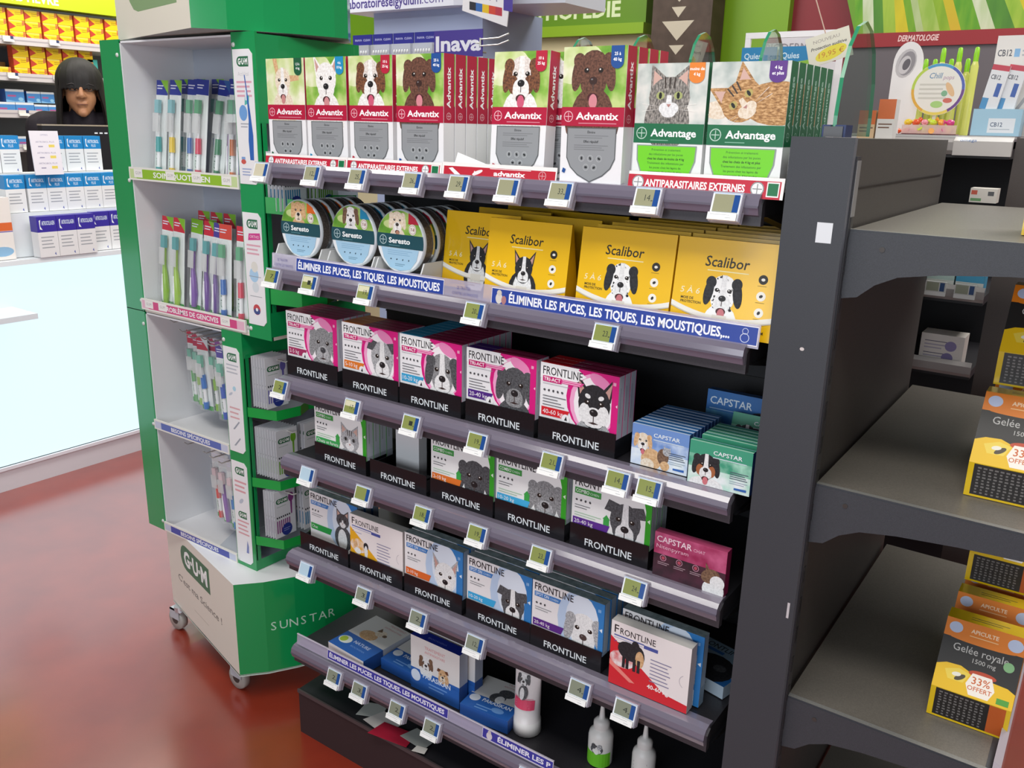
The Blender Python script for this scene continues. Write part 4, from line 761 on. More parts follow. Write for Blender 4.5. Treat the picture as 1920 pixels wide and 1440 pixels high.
# price fronts of the compartments
def frontstrip(par, x0, x1, z, h, c, c2, tx, lbl):
    b = MB(); L = x1 - x0; b.box(x0, .069, z - .006, x1, .0735, z - .006 + h, '#e5e3dc'); b.on((x0, .069, z - .006), (1, 0, 0), (0, 0, 1)); b.rect(.03, .004, L - .03, h - .004, c); b.rect(.004, .004, .03, h - .004, c2); b.rect(L - .03, .004, L - .004, h - .004, c2)
    b.text(tx, L * .5, h * .30, h * .40, '#f3f3f3', L * .52, al='c', bold=.02)
    for q in lbl: b.rect(L * q, h * .22, L * q + .034, h * .86, '#ebe9e4'); b.text('GUM', L * q + .006, h * .45, h * .24, '#a9a9a6')
    o = b.build('label_front', par)
frontstrip(up, -.585, -.176, 1.268, .030, '#8fbb2e', '#c3d69a', 'SOIN QUOTIDIEN', (.05, .36, .60, .86))
frontstrip(up, -.588, -.184, .950, .028, '#d0447f', '#e3b3c6', 'PROBLÈMES DE GENCIVES', (.04, .18, .78))
frontstrip(lo, -.583, -.277, .632, .026, '#5b6db4', '#c3c8dc', 'BESOINS SPÉCIFIQUES', ())
frontstrip(lo, -.583, -.277, .339, .026, '#4b55a6', '#c3c8dc', 'BESOINS SPÉCIFIQUES', ())
# printed side strips right of the compartments
def sidestrip(par, x0, z0, z1, w, kind):
    b = MB(); h = z1 - z0; r = .010; p = [(0, 0), (w - r, 0), (w, r), (w, h - r), (w - r, h), (0, h)]
    b.prism([(x0 + u, .0708, z0 + v) for u, v in p], (0, .001, 0), '#e9e8ea'); b.on((x0, .0708, z0), (1, 0, 0), (0, 0, 1)); gum(b, .012, h - .034, w * .6, .020)
    if kind == 1:
        b.text('ActiVital', .014, h - .052, .008, '#c9c9cc', w * .55); b.lines(.008, w - .006, h - .066, 4, .009, '#d9a3b2', h=.004, j=.2); b.ell(.024, h - .125, .013, .016, '#6f9fd6'); b.poly([(.03, h - .11), (.044, h - .105), (.046, h - .09), (.032, h - .092)], '#57b3ad'); b.lines(.014, .04, h - .148, 2, .006, '#a9abb4')
        b.poly([(.038, .05), (.05, .05), (.052, .10), (.046, .15), (.040, .19), (.036, .22), (.033, .22), (.038, .18), (.040, .13), (.036, .09)], '#2f62b0'); b.rect(.033, .19, .038, h - .10, '#d7e0ea'); b.rect(.010, .050, .022, .056, '#7f9fd0'); b.ell(.016, .046, .008, .005, '#c9574f'); b.lines(.01, .04, .030, 3, .006, '#9aa8cc')
    if kind == 2:
        b.poly([(.014, h - .060), (.056, h - .056), (.054, h - .042), (.017, h - .045)], '#cf3f8e'); b.text('ORTHO', .020, h - .054, .006, '#f3dbe8'); b.lines(.008, w - .006, h - .072, 3, .009, '#dba6b4', h=.0038, j=.3); b.ell(w * .45, h - .135, .015, .016, '#a9cbe6'); b.ell(w * .5, .13, .011, .012, '#dcdad2'); b.ell(w * .5, .085, .011, .012, '#d3dade'); b.lines(.01, .05, .108, 1, .003, '#8f9299'); b.lines(.01, .05, .064, 1, .003, '#8f9299'); b.ell(w * .5, .035, .012, .012, '#c2464c'); b.ell(w * .5, .031, .011, .007, '#3e4d86'); b.ell(w * .5, .035, .004, .004, '#e9e8ea')
    if kind == 3:
        b.lines(.008, w - .006, h - .045, 3, .009, '#b9bcc4', h=.0035); b.ell(w * .55, h - .10, .006, .006, '#a9d0e0'); b.ell(w * .3, h - .115, .008, .003, '#b9c0cc', 30); b.lines(.01, w - .01, h * .42, 3, .012, '#d8a9ad', h=.004); b.poly([(w * .3, h * .22), (w * .4, h * .22), (w * .75, h * .30), (w * .7, h * .31)], '#9a9fa9'); b.poly([(w * .3, h * .06), (w * .4, h * .06), (w * .75, h * .14), (w * .7, h * .15)], '#9a9fa9')
    if kind == 4:
        b.lines(.008, w - .006, h - .055, 3, .012, '#d8a0a6', h=.005); b.ell(w * .5, h * .62, .010, .005, '#b9c0cc', 40); gum(b, .014, h * .45, w * .55, .018); b.lines(.010, w - .006, h * .41, 4, .011, '#d8a0a6', h=.004); b.poly([(w * .62, .03), (w * .78, .03), (w * .80, h * .18), (w * .72, h * .24)], '#7b86b8')
    b.build('side_label', par)
sidestrip(up, -.172, 1.275, 1.545, .062, 1); sidestrip(up, -.172, .968, 1.215, .060, 2); sidestrip(lo, -.274, .640, .900, .058, 3); sidestrip(lo, -.274, .345, .615, .058, 4)
# castors
for x, y in ((-.600, .105), (-.238, .035), (-.10, .36), (-.55, .40)):
    b = MB(); b.lathe([(.018, .066), (.018, .080)], mat('#c9cdd2', .25, .6), (x, y, 0), n=14); b.box(x - .034, y - .014, .038, x + .006, y - .011, .068, '#b6bac0'); b.box(x - .034, y + .011, .038, x + .006, y + .014, .068, '#b6bac0'); b.box(x - .034, y - .014, .064, x + .018, y + .014, .068, mat('#d5d9de', .25, .5))
    c = intw(b, 'castor'); b = MB(); b.lathe([(.012, -.011), (.030, -.010), (.032, -.004), (.032, .004), (.030, .010), (.012, .011)], mat('#a9a6a0', .4), (x - .016, y, .033), 'y', 20); b.lathe([(.013, -.0116), (.013, .0116)], '#3b3836', (x - .016, y, .033), 'y', 14); b.build('wheel', c)
# toothbrush blister packs
BL = clear('#e6ecee', .10, .08); BLW = mat('#d2d6d6', .3, alpha=.72)
def brushpack(nm, loc, lab, hand, head, top1, top2, kind, h=.208, lean=6, roll=0, hook=False, g='toothbrush packs in the display tower'):
    w = .045; e = empty(nm, loc, lab, 'toothbrush pack', g, rot=(R(-lean), R(roll), 0))
    b = MB(); b.box(-w / 2, .010, 0, w / 2, .0108, h, '#cfd6d8', f='#dfe5e4'); b.on((-w / 2, .010, 0), (1, 0, 0), (0, 0, 1)); b.rect(0, h - .034, w, h, top1); b.poly([(w * .35, h), (w, h), (w, h - .030)], top2); b.lines(.003, w * .6, h - .014, 2, .006, '#d9dcec', h=.0025)
    b.rect(0, 0, w, .012, '#3f9a4a'); b.rect(.0, .02, w * .36, .085, '#cfdcd6'); b.text('GUM', w * .30, .026, .008, '#4d6a5c', .045, rot=90, bold=.02); b.build('backing_card', e)
    b = MB(); q = [(-.015, .004), (-.016, h - .050), (-.010, h - .036), (.010, h - .036), (.016, h - .050), (.015, .004)]
    fr = [(x * .8, -.006, z) for x, z in q]; bk = [(x, .0098, z) for x, z in q]
    for i in range(len(q)):
        j = (i + 1) % len(q); b.face([bk[i], bk[j], fr[j], fr[i]], BL)
    b.face(fr, BL)
    b.on((-.0145, -.0062, 0), (1, 0, 0), (0, 0, 1)); b.rect(0.003, h * .47, .026, h * .66, BLW); b.build('blister', e)
    b = MB(); H2 = mat(hand, .3, coat=.3); W2 = mat('#eef0f2', .3)
    if kind == 'curve': b.tube([(.004, .004, .008), (.006, .003, .04), (.003, .002, .075), (-.002, .003, .10), (0, .004, h - .075), (0, .004, h - .046)], [.0065, .0085, .0070, .0050, .003, .0035], H2); b.tube([(.0, .0, .012), (.001, -.002, .04), (-.001, -.002, .08)], [.003, .005, .003], W2)
    else: b.tube([(.004, .003, .006), (.004, .003, .024)], [.007, .007], H2); b.tube([(.004, .003, .024), (.003, .003, .06)], [.0046, .0046], W2); b.tube([(.003, .003, .06), (.001, .003, .095)], [.0072, .0066], H2); b.tube([(.001, .003, .095), (0, .004, h - .072), (0, .004, h - .046)], [.003, .0024, .003], W2)
    b.box(-.0075, -.0045, h - .076, .0075, .004, h - .046, head); b.build('toothbrush', e); return e
bl, gr, rd = '#26358f', '#7cb52c', '#c4283c'
UP = [(-.545, 'teal', '#1c9a9c', '#7fb9c0', bl, gr, 'straight', .100, 6, 2), (-.492, 'yellow', '#e3c21c', '#7fb9c0', bl, gr, 'straight', .100, 6, 2), (-.436, 'blue', '#1f5aa6', '#5fa882', bl, bl, 'straight', .110, 5, 3), (-.392, 'red', '#cf2f52', '#4f9f70', bl, bl, 'straight', .100, 5, 4), (-.358, 'dark green', '#2f7f56', '#3f8f62', bl, '#2d5a9a', 'straight', .125, 6, 6), (-.315, 'pale purple', '#8e5aa0', '#3f7f5a', bl, bl, 'curve', .130, 5, 4), (-.278, 'orange', '#d2702c', '#57a07a', bl, bl, 'straight', .110, 5, 2), (-.232, 'deep purple', '#6a3a96', '#5fb0b4', '#2b3f92', '#9cc033', 'curve', .098, 4, 1)]
for x, cn, hc, hd_, t1, t2, kd, y, ln, rl in UP: brushpack('toothbrush_pack', (x, y + .015, 1.2685), f'blister pack with {cn} toothbrush standing in top compartment of green tower', hc, hd_, t1, t2, kd, lean=ln, roll=rl, h=.226)
ex = [(-.520, .150, '#157f86'), (-.465, .150, '#18828a'), (-.410, .160, '#2a5d9c'), (-.33, .165, '#3c7f5c'), (-.26, .160, '#7a4a9a')]
for (x, y, hc), q in zip(ex, ('left', 'second', 'middle', 'fourth', 'right')): brushpack('toothbrush_pack', (x, y + .02, 1.2685), f'blister pack in the back row of top tower compartment, {q} of five', hc, '#6fb0a8', bl, gr, 'straight', lean=5, h=.230, g='back row packs of the top tower compartment')
MID = [(-.548, 'lime green at far left', '#8dbb2a', rd, gr, 'curve', .095, 3), (-.497, 'lime green second from left', '#9cc437', rd, gr, 'curve', .092, 3), (-.455, 'slim violet', '#7d4fa6', gr, gr, 'curve', .110, 4), (-.425, 'dark green', '#5b9a3a', rd, gr, 'curve', .125, 4), (-.385, 'violet', '#6a3d94', rd, gr, 'curve', .098, 3), (-.341, 'dark violet', '#5a2f86', '#4a3f94', gr, 'curve', .090, 4), (-.303, 'bright blue', '#1f64b4', '#cf4a3f', '#cf4a3f', 'straight', .085, 1), (-.240, 'bright red', '#d2324f', '#cc3444', '#cc3444', 'straight', .085, 1)]
for x, cn, hc, t1, t2, kd, y, rl in MID: brushpack('toothbrush_pack', (x, y + .01, .953), f'blister pack with {cn} toothbrush in second tower compartment', hc, '#4fa3a6' if x < -.31 else '#58a87c', t1, t2, kd, lean=4, roll=rl, h=.222)
for x, q in ((-.47, 'left'), (-.42, 'middle'), (-.37, 'right')): brushpack('toothbrush_pack', (x, .165, .953), f'green topped pack in the back row of second tower compartment, {q} of three', '#7fa63a', '#5aa0a0', rd, gr, 'curve', lean=3, h=.236, g='back row packs of the second tower compartment')
WIRE = mat('#d8d6d0', .2, .6)
def hook(x, z, par=None, y1=.085, y0=.268):
    b = MB(); b.tube([(x, y0, z), (x, y1 + .01, z), (x, y1, z + .008)], .0016, WIRE, 6); b.tube([(x + .008, y0, z + .003), (x + .008, y1 + .02, z + .003)], .0014, WIRE, 6); b.build('hook', par or lo)
LOW = [(-.515, 'green tipped', '#58a35a', .150, '#c23b52'), (-.478, 'lime ended', '#8cbb33', .140, '#b9455f'), (-.440, 'blue grip', '#2a6fc0', .125, '#c23b52'), (-.405, 'lime grip', '#86b63a', .135, '#b4506a'), (-.372, 'steel blue', '#4a7bb0', .130, '#8f4f9a'), (-.335, 'royal blue', '#2f55b4', .105, '#5a4f9c'), (-.302, 'pale green', '#8fc08a', .120, '#b9bcc0')]
for x, cn, hc, y, t in LOW: hook(x, .885, y1=y - .03); brushpack('toothbrush_pack', (x, y, .690), f'hanging blister pack with {cn} toothbrush in third tower compartment', hc, '#6fb7a0', t, '#cfd6da', 'straight', lean=0, roll=-2, h=.192, hook=True)
for x, cn, hc, y, t in ((-.405, 'red', '#d2443f', .120, '#d8dadc'), (-.365, 'violet curved', '#8a63a6', .110, '#d3d6d8'), (-.318, 'blue and lime', '#3b7ec0', .100, '#d3d6d8')): hook(x, .592, y1=y - .035); brushpack('toothbrush_pack', (x, y, .400), f'hanging blister pack with {cn} toothbrush in lowest tower compartment', hc, '#d9c2c6', t, '#cfd6da', 'curve' if 'curved' in cn else 'straight', lean=0, roll=-3, h=.188)
hook(-.505, .588, y1=.10); hook(-.55, .905, y1=.12)
# interdental brush packs hanging at the green side
def idpack(col):
    b = MB(); w, h = .064, .122; b.box(-.0004, 0, 0, .0004, w, h, '#dfe2e8'); b.on((.0004, 0, 0), (0, 1, 0), (0, 0, 1)); gum(b, .006, h - .034, .036, .013); b.ell(.052, h - .026, .0085, .012, col); b.poly([(.049, h - .036), (.055, h - .036), (.054, h - .070), (.050, h - .070)], col); b.lines(.008, .036, h - .042, 1, .003, '#9fb8aa')
    for i in range(7): b.rect(.006 + i * .0062, .012, .0095 + i * .0062, .045, col); b.k -= 1
    b.k += 1
    for i in range(7): b.ell(.008 + i * .0062, .053, .0022, .003, '#3c4248', 30, 8)
    b.ell(.036, .016, .016, .016, '#2b3a8f'); b.lines(.026, .046, .018, 2, .005, '#8f9ad0', h=.0018); return b.mesh('interdental_pack')
IDP = {k: idpack(c) for k, c in (('violet', '#6f6bb8'), ('green', '#6fae2e'), ('purple', '#8a3f84'), ('blue', '#2f86b4'))}
def packs(x, y, z, k, n, t, sx=-.0085): row(IDP[k], 'interdental_pack', n, (x, y, z), (sx, -.0006, 0), lambda i: f'white {k} brush pack on the {t}, {ORD[i]} from outside', 'brush pack', 'interdental brush packs on the side of the tower')
packs(-.150, .088, .763, 'violet', 6, 'highest low cabinet side tray'); packs(-.138, .098, .586, 'green', 9, 'middle side tray'); packs(-.148, .090, .431, 'purple', 5, 'lowest side tray')
packs(-.130, .178, .586, 'violet', 3, 'middle side tray beside the green packs', -.011); packs(-.135, .168, .431, 'blue', 7, 'lowest side tray beside the purple packs', -.010)
packs(-.055, .086, 1.222, 'blue', 6, 'upper side tray behind the tins', -.011); packs(-.045, .17, 1.222, 'green', 5, 'upper side tray at the back', -.011)
for z, y in ((.875, .125), (.700, .135), (.545, .125)):
    b = MB(); b.tube([(-.265, y, z), (-.12, y, z), (-.105, y, z + .007)], .0016, WIRE, 6); intw(b, 'hook')
# ---------------------------------------------------------------- lit counter on the left, wall shelves behind it
glow = mat('#d9f3fb', .3, em=1.12).copy(); glow.name = 'backlit_acrylic'; glow.node_tree.nodes['Principled BSDF'].inputs['Base Color'].default_value = lin('#50585c')
ct = empty('lit_counter', (-2.3, .6, 0), 'white pharmacy counter with a glowing translucent front at left', 'counter')
def inct(b, nm): o = b.build(nm, ct); o.location = (2.3, -.6, 0); return o
b = MB(); b.box(-2.36, -.9, 0, -1.975, 2.0, .085, '#d9d6da', r=mat('#d5d2d8', .2, coat=.5)); b.box(-1.976, -.9, .085, -1.966, 2.0, .098, mat('#e6e6ee', .2)); inct(b, 'plinth')
b = MB(); b.box(-2.36, -.9, .098, -1.985, 2.0, .87, '#e8e8ea', r=None); b.face([(-1.985, -.9, .098), (-1.985, 2.0, .098), (-1.985, 2.0, .87), (-1.985, -.9, .87)], glow); inct(b, 'glowing_front')
b = MB(); b.box(-2.40, -.9, .87, -1.93, 2.0, .888, mat('#e9eef2', .15, coat=.4)); inct(b, 'worktop')
b = MB(); b.box(-1.985, .18, .69, -1.80, .40, .71, '#dfe6ec'); inct(b, 'bag_ledge')
def sidebox(w, d, h, c, tp, bandc=None, bh=0, tx=None, dots=True):
    """carton whose printed face looks towards +X; w runs along Y"""
    b = MB(); b.box(-d, 0, 0, 0, w, h, c, t=tp, f=tp if bandc is None else c); b.on((0, 0, 0), (0, 1, 0), (0, 0, 1))
    if bandc: b.rect(0, h - bh, w, h, bandc); b.poly([(w * .12, h - bh * .25), (w * .2, h - bh * .2), (w * .16, h - bh * .6), (w * .26, h - bh * .85), (w * .13, h - bh * .8)], '#e9eef6')
    if tx: b.text(tx[0], w * .24, h - bh * .55, bh * .25, '#dbe8f5', w * .66, bold=.02)
    if tx and len(tx) > 1: b.text(tx[1], w * .45, h - bh * .85, bh * .2, '#cfe2f4', w * .25, bold=.02)
    if dots:
        b.lines(w * .14, w * .8, h - bh - h * .14, 4, h * .085, '#a5a8ae', h=h * .028); b.poly([(w * .74, h * .07), (w * .82, h * .03), (w * .80, h * .12)], '#5560a8')
    b.on((-d, 0, 0), (1, 0, 0), (0, 0, 1)); 
    if bandc: b.rect(0, h - bh, d, h, bandc)
    return b.mesh('supplement_box')
CX = -1.955
pb = sidebox(.074, .05, .152, '#e6e5e6', '#3a2fa0', '#3a2c9c', .058, ('ARTROCOLLAGEN',))
for i in range(3): tag(place(pb, 'supplement_box', loc=(CX + .03, .500 + i * .0755, .8895)), f'white box with dark violet top band, {["left", "middle", "right"][i]} of three at counter front', 'box', 'violet banded boxes on the counter')
for i in range(2): tag(place(pb, 'supplement_box', loc=(CX - .01, .735 + i * .0765, .8895)), f'white box with violet band standing back beside the three violet boxes, {["left", "right"][i]} one', 'box', 'violet banded boxes on the counter')
bb = sidebox(.072, .05, .136, '#e9eaea', '#2b8fd0', '#1f86c6', .05, ('ARTROBIOL', 'PLUS'))
b = MB(); b.box(-2.065, .44, .8895, -1.99, 1.05, 1.052, '#dfe4e8'); tag(b.build('display_step'), 'white step carrying the blue banded boxes behind the violet ones', 'display step')
xs = [.440, .520, .5935, .667, .7405, .814]
for i, y in enumerate(xs): tag(place(bb, 'supplement_box', loc=(-2.0, y, 1.0535)), f'white box with blue top band in lower blue row, {["first", "second", "third", "fourth", "fifth", "sixth"][i]} from left', 'box', 'blue banded boxes in the lower row')
b = MB(); b.box(-2.155, .30, .8895, -2.075, 1.05, 1.192, '#dfe4e8'); tag(b.build('display_step'), 'tall white step behind, under the upper row of blue banded boxes', 'display step')
for i, y in enumerate((.335, .410, .485, .66, .7355, .811)): tag(place(bb, 'supplement_box', loc=(-2.095, y, 1.1935)), f'white box with blue top band in upper blue row, {["first", "second", "third", "fourth", "fifth", "sixth"][i]} from left', 'box', 'blue banded boxes in the upper row')
b = MB(); b.box(-.004, 0, 0, 0, .108, .160, '#e6e2ea'); b.on((0, 0, 0), (0, 1, 0), (0, 0, 1)); b.text('OFFRES', .054, .142, .006, '#9c98b4', al='c')
for v in (.105, .065, .027): b.text('ARTROBIOL PLUS', .054, v + .012, .0058, '#8f8ba8', .07, al='c'); b.rect(.026, v - .004, .044, v + .0, '#9a96ae'); b.rect(.066, v - .005, .088, v + .005, '#e3cf62')
tag(b.build('price_list_card', loc=(CX - .02, .545, 1.19), rot=(0, R(-4), 0)), 'white price list card with yellow price marks standing before blue boxes', 'card')
b = MB(); b.box(-.05, 0, 0, 0, .075, .225, '#ece6e0'); b.on((0, 0, 0), (0, 1, 0), (0, 0, 1)); b.rect(0, .105, .075, .135, '#dd6a34'); b.ell(.03, .03, .04, .018, '#8fb8d8'); b.rect(0, .1, .075, .104, '#7f6fae'); tag(b.build('supplement_box', loc=(CX - .01, .355, .8895)), 'white box with an orange band at left end of counter', 'box')
mo = empty('monitor', (-2.27, .935, 1.0), 'black flat monitor seen from behind with a silver top edge, before the person', 'monitor')
b = MB(); b.box(-.02, -.20, .06, .015, .26, .365, '#1c1a20'); 
b.on((.0155, 0, 0), (0, 1, 0), (0, 0, 1)); 
for i in range(4): b.rect(.02 + i * .022, .335, .034 + i * .022, .341, '#d9dde4')
b.build('panel', mo); b = MB(); b.box(-.021, -.201, .3655, .017, .261, .371, mat('#c9b9a4', .25, .5)); b.build('top_edge', mo); b = MB(); b.box(-.015, -.02, -.10, -.021, .05, .1, '#222'); b.box(-.09, -.09, -.1108, .07, .11, -.10, '#222'); b.build('stand', mo)
# wall shelves behind the counter
ws = empty('wall_shelves', (-3.45, 1.2, 0), 'white wall shelves full of boxes behind the person at left', 'shelving')
def inws(b, nm): o = b.build(nm, ws); o.location = (3.45, -1.2, 0); return o
b = MB(); b.box(-3.66, .0, .3, -3.63, 2.6, 2.15, '#6c6f76'); inws(b, 'back_panel')
for z in (1.752, 1.580, 1.402, 1.235):
    b = MB(); b.box(-3.63, .0, z - .012, -3.31, 2.6, z, '#cfcac4'); b.box(-3.31, .0, z - .012, -3.295, 2.6, z + .026, mat('#cbc3c6', .3)); b.box(-3.2955, .0, z + .006, -3.2945, 2.6, z + .012, '#a79fa6'); inws(b, 'shelf')
    for y in (1.13, 1.36) if z > 1.5 else (1.16,): 
        b = MB(); b.box(-3.294, y, z + .004, -3.285, y + .05, z + .026, '#d9d6d2'); b.box(-3.2851, y + .036, z + .012, -3.284, y + .05, z + .026, '#33406a'); b.box(-3.286, y, z - .002, -3.276, y + .05, z + .006, '#f2f0ec'); tag(b.build('price_tag'), f'small white price tag on wall shelf rail number {z:.2f} metres up'.replace('number ', 'about ') + (' left' if y < 1.3 else ' right'), 'price tag', 'price tags on the wall shelves')
b = MB(); b.box(-3.40, .0, 1.93, -3.30, 2.5, 2.12, mat('#b7d220', .4)); b.on((-3.30, 0, 0), (0, 1, 0), (0, 0, 1)); b.text('DOULEURS-FIEVRE', 1.44, 1.948, .040, '#f4f6df', .46, al='r', bold=.03); tag(b.build('aisle_sign'), 'lime green aisle sign above the wall shelves with white lettering', 'sign')
def ybox(flip):
    w, h = .078, .052; b = MB(); b.box(-.05, 0, 0, 0, w, h, '#eac312', t='#dd9a3c', f='#c9502e'); b.on((0, 0, 0), (0, 1, 0), (0, 0, 1)); b.poly([(0, h * .12), (w * .42, h * .42), (0, h * .86)], '#bb3d2c'); b.rect(0, h * .86, w, h, '#e9cf5a'); b.lines(w * .45, w * .85, h * .66, 2, h * .16, '#a5851a', h=h * .06); b.poly([(w * .8, h * .5), (w, h * .62), (w, h), (w * .84, h)], '#c8793a'); b.arc(w * .92, h * .72, .004, .0055, 0, 360, '#8e4a3a', 10); return b.mesh('medicine_box')
YB = ybox(0); cols = ['leftmost', 'second', 'third', 'fourth', 'fifth', 'sixth', 'seventh', 'eighth', 'ninth']
for c in range(9):
    for r_ in range(3): tag(place(YB, 'medicine_box', loc=(-3.33 - (c % 2) * .008, 1.02 + c * .085, 1.7535 + r_ * .0530)), f'yellow and red medicine box on the highest wall shelf, {cols[c]} column, {["bottom", "middle", "top"][r_]}', 'medicine box', 'yellow medicine boxes on the highest wall shelf')
for c in range(7):
    for r_ in range(1 if c < 2 else 3): tag(place(YB, 'medicine_box', loc=(-3.34 + (c == 1) * .004, 1.01 + c * .086 + (.012 if c > 1 else 0), 1.5815 + r_ * .0530)), f'yellow and red medicine box on the second wall shelf, {cols[c]} column, {["bottom", "middle", "top"][r_]}', 'medicine box', 'yellow medicine boxes on the second wall shelf')
def bbox(w, h):
    b = MB(); b.box(-.06, 0, 0, 0, w, h, '#4a86c6', t='#cfd3dc', f='#3b5fa0'); b.on((0, 0, 0), (0, 1, 0), (0, 0, 1)); b.rect(0, h * .82, w, h, '#d9dbe2'); b.rect(w * .1, h * .42, w * .55, h * .56, '#b0578c'); b.ell(w * .8, h * .25, w * .14, h * .14, '#8fbfe0'); b.poly([(0, 0), (w, 0), (w, h * .14), (w * .5, h * .06), (0, h * .2)], '#7fb2de'); return b.mesh('medicine_box')
B1, B2 = bbox(.092, .062), bbox(.070, .055)
for i, (y, me, z) in enumerate(((.985, B1, 0), (1.079, B1, 0), (1.173, B1, 0), (1.267, B2, 0), (1.339, B2, 0), (.985, B1, .0625), (1.13, B1, .0625), (1.235, B2, .0625), (1.307, B2, .0625))): tag(place(me, 'medicine_box', loc=(-3.335, y, 1.4035 + z)), f'blue and white medicine box on the third wall shelf, {["lower", "upper"][z > 0]} layer, {cols[i % 5]} one', 'medicine box', 'blue medicine boxes on the third wall shelf')
for i, y in enumerate((.97, 1.065, 1.16)): tag(place(B1, 'medicine_box', loc=(-3.335, y, 1.2365 + .0)), f'blue and white medicine box on the lowest visible wall shelf, {cols[i]} one', 'medicine box', 'blue medicine boxes on the lowest wall shelf')
b = MB(); b.box(-3.5, 1.02, 1.583, -3.42, 1.19, 1.66, '#6a4a18'); tag(b.build('medicine_box'), 'brown box in shade at the back left of the second wall shelf', 'medicine box')
b = MB(); b.box(-3.39, 1.585, 1.5815, -3.34, 1.64, 1.70, '#3f9f98'); tag(b.build('medicine_box'), 'teal box at right end of the second wall shelf by the tower', 'medicine box')

# ---------------------------------------------------------------- the person behind the counter
def blob(name, shapes, m, vox, parent=None, smooth=4):
    b = MB()
    for s_ in shapes:
        if s_[0] == 'e': b.ball(s_[1], *s_[2], m, 16, 10, rot=s_[3] if len(s_) > 3 else None)
        else: 
            p, r = s_[1], s_[2]; b.tube(p, r, m, 10)
            for q, rr in ((p[0], r[0] if isinstance(r, list) else r), (p[-1], r[-1] if isinstance(r, list) else r)): b.ball(q, rr, rr, rr, m, 10, 6)
    o = b.build(name, parent); md = o.modifiers.new('union', 'REMESH'); md.mode = 'VOXEL'; md.voxel_size = vox; md.use_smooth_shade = True
    if smooth: sm = o.modifiers.new('soften', 'SMOOTH'); sm.iterations = smooth; sm.factor = .5
    return o
SK = fur('#b07a58', '#b98462', 30, .5); HR = fur('#0d0909', '#191213', 160, .62, stretch=(1, 1, .08)); KN = fur('#17111a', '#241a26', 350, .8)
pe = Matrix.Rotation(R(32), 3, 'Z')     # faces the shop, turned towards the camera; local -Y is forward
hz = 1.505
# local frame: x to the person's left (+ is image right), -y forward, z relative to the floor
body = [('e', (0, .004, hz + .045), (.076, .094, .088)), ('e', (0, -.030, hz - .010), (.062, .068, .084)), ('e', (0, -.050, hz - .066), (.036, .040, .036)), ('e', (.040, -.024, hz - .016), (.024, .038, .044)), ('e', (-.040, -.024, hz - .016), (.024, .038, .044)),
        ('t', [(0, -.100, hz + .030), (0, -.118, hz - .012)], [.008, .0135]), ('e', (.013, -.103, hz - .016), (.010, .012, .009)), ('e', (-.013, -.103, hz - .016), (.010, .012, .009)), ('e', (0, -.093, hz - .044), (.024, .012, .006)), ('e', (0, -.090, hz - .054), (.020, .012, .007)), ('e', (0, -.086, hz - .086), (.022, .02, .018)),
        ('e', (.033, -.086, hz + .022), (.022, .014, .012)), ('e', (-.033, -.086, hz + .022), (.022, .014, .012)), ('e', (.078, .01, hz), (.010, .02, .032)), ('e', (-.078, .01, hz), (.010, .02, .032)),
        ('t', [(0, .022, hz - .03), (0, .040, hz - .17)], [.054, .062]), ('e', (0, .05, hz - .29), (.155, .10, .22)), ('e', (0, .05, hz - .52), (.15, .105, .18)), ('t', [(-.16, .05, hz - .140), (.16, .05, hz - .140)], [.055, .055]),
        ('t', [(.185, .05, hz - .150), (.225, .02, hz - .48), (.10, -.25, hz - .50)], [.050, .042, .028]), ('t', [(-.185, .05, hz - .150), (-.225, .02, hz - .48), (-.10, -.25, hz - .50)], [.050, .042, .028]),
        ('t', [(.085, .05, hz - .66), (.09, .03, hz - 1.08), (.09, .06, .10)], [.085, .06, .042]), ('t', [(-.085, .05, hz - .66), (-.09, .03, hz - 1.08), (-.09, .06, .10)], [.085, .06, .042]), ('t', [(.09, .06, .045), (.09, -.10, .035)], [.042, .034]), ('t', [(-.09, .06, .045), (-.09, -.10, .035)], [.042, .034])]
for g in (1, -1):
    body.append(('e', (g * .085, -.295, hz - .505), (.040, .045, .015)))
    for i, L in enumerate((.058, .070, .066, .050)): x = g * (.060 + i * .0175); body.append(('t', [(x, -.325, hz - .505), (x * .98, -.325 - L * .6, hz - .508), (x * .97, -.325 - L, hz - .522)], [.0088, .008, .007]))
    body.append(('t', [(g * .050, -.285, hz - .508), (g * .030, -.325, hz - .515), (g * .028, -.345, hz - .522)], [.0100, .009, .0075]))
per = blob('person', body, SK, .0065, smooth=3); per.location = (-2.63, 1.125, 0); per.rotation_euler = (0, 0, R(62)); 
tag(per, 'person with long black hair and fringe in a dark high-necked top, looking down behind counter', 'person')
b = MB(); rh = random.Random(5); NP, NT = 96, 26; grid = []
for j in range(NT + 1):
    ring = []
    for i in range(NP):
        ph = 2 * math.pi * i / NP; d = abs(math.degrees(math.atan2(math.sin(ph), math.cos(ph))))     # 0 = above the nose
        k = min(1, max(0, (d - 52) / 12)); k = k * k * (3 - 2 * k); hem = (hz + .016 + .004 * math.sin(i * 2.1)) * (1 - k) + (hz - .26 + .01 * math.sin(i * 1.7)) * k
        c0 = hz + .050; q = j / NT; lim = .42 if k > .5 else .72
        if q < lim: th = q / lim * math.pi / 2; z = c0 + .097 * math.cos(th); rr = math.sin(th)
        else: f_ = (q - lim) / (1 - lim); z = c0 + (hem - c0) * f_; rr = 1 + k * .26 * f_ ** 1.2
        rr *= 1 + .014 * math.sin(i * 2.6) * min(1, q * 2) + .008 * math.sin(i * 5.3 + 1)
        ring.append((.090 * rr * math.sin(ph), .010 - (.108 if d < 90 else .100) * rr * math.cos(ph), z))
    grid.append(ring)
b.rings(grid, HR, caps=False); hb = b.build('hair', per); so = hb.modifiers.new('thickness', 'SOLIDIFY'); so.thickness = .010; so.offset = -1
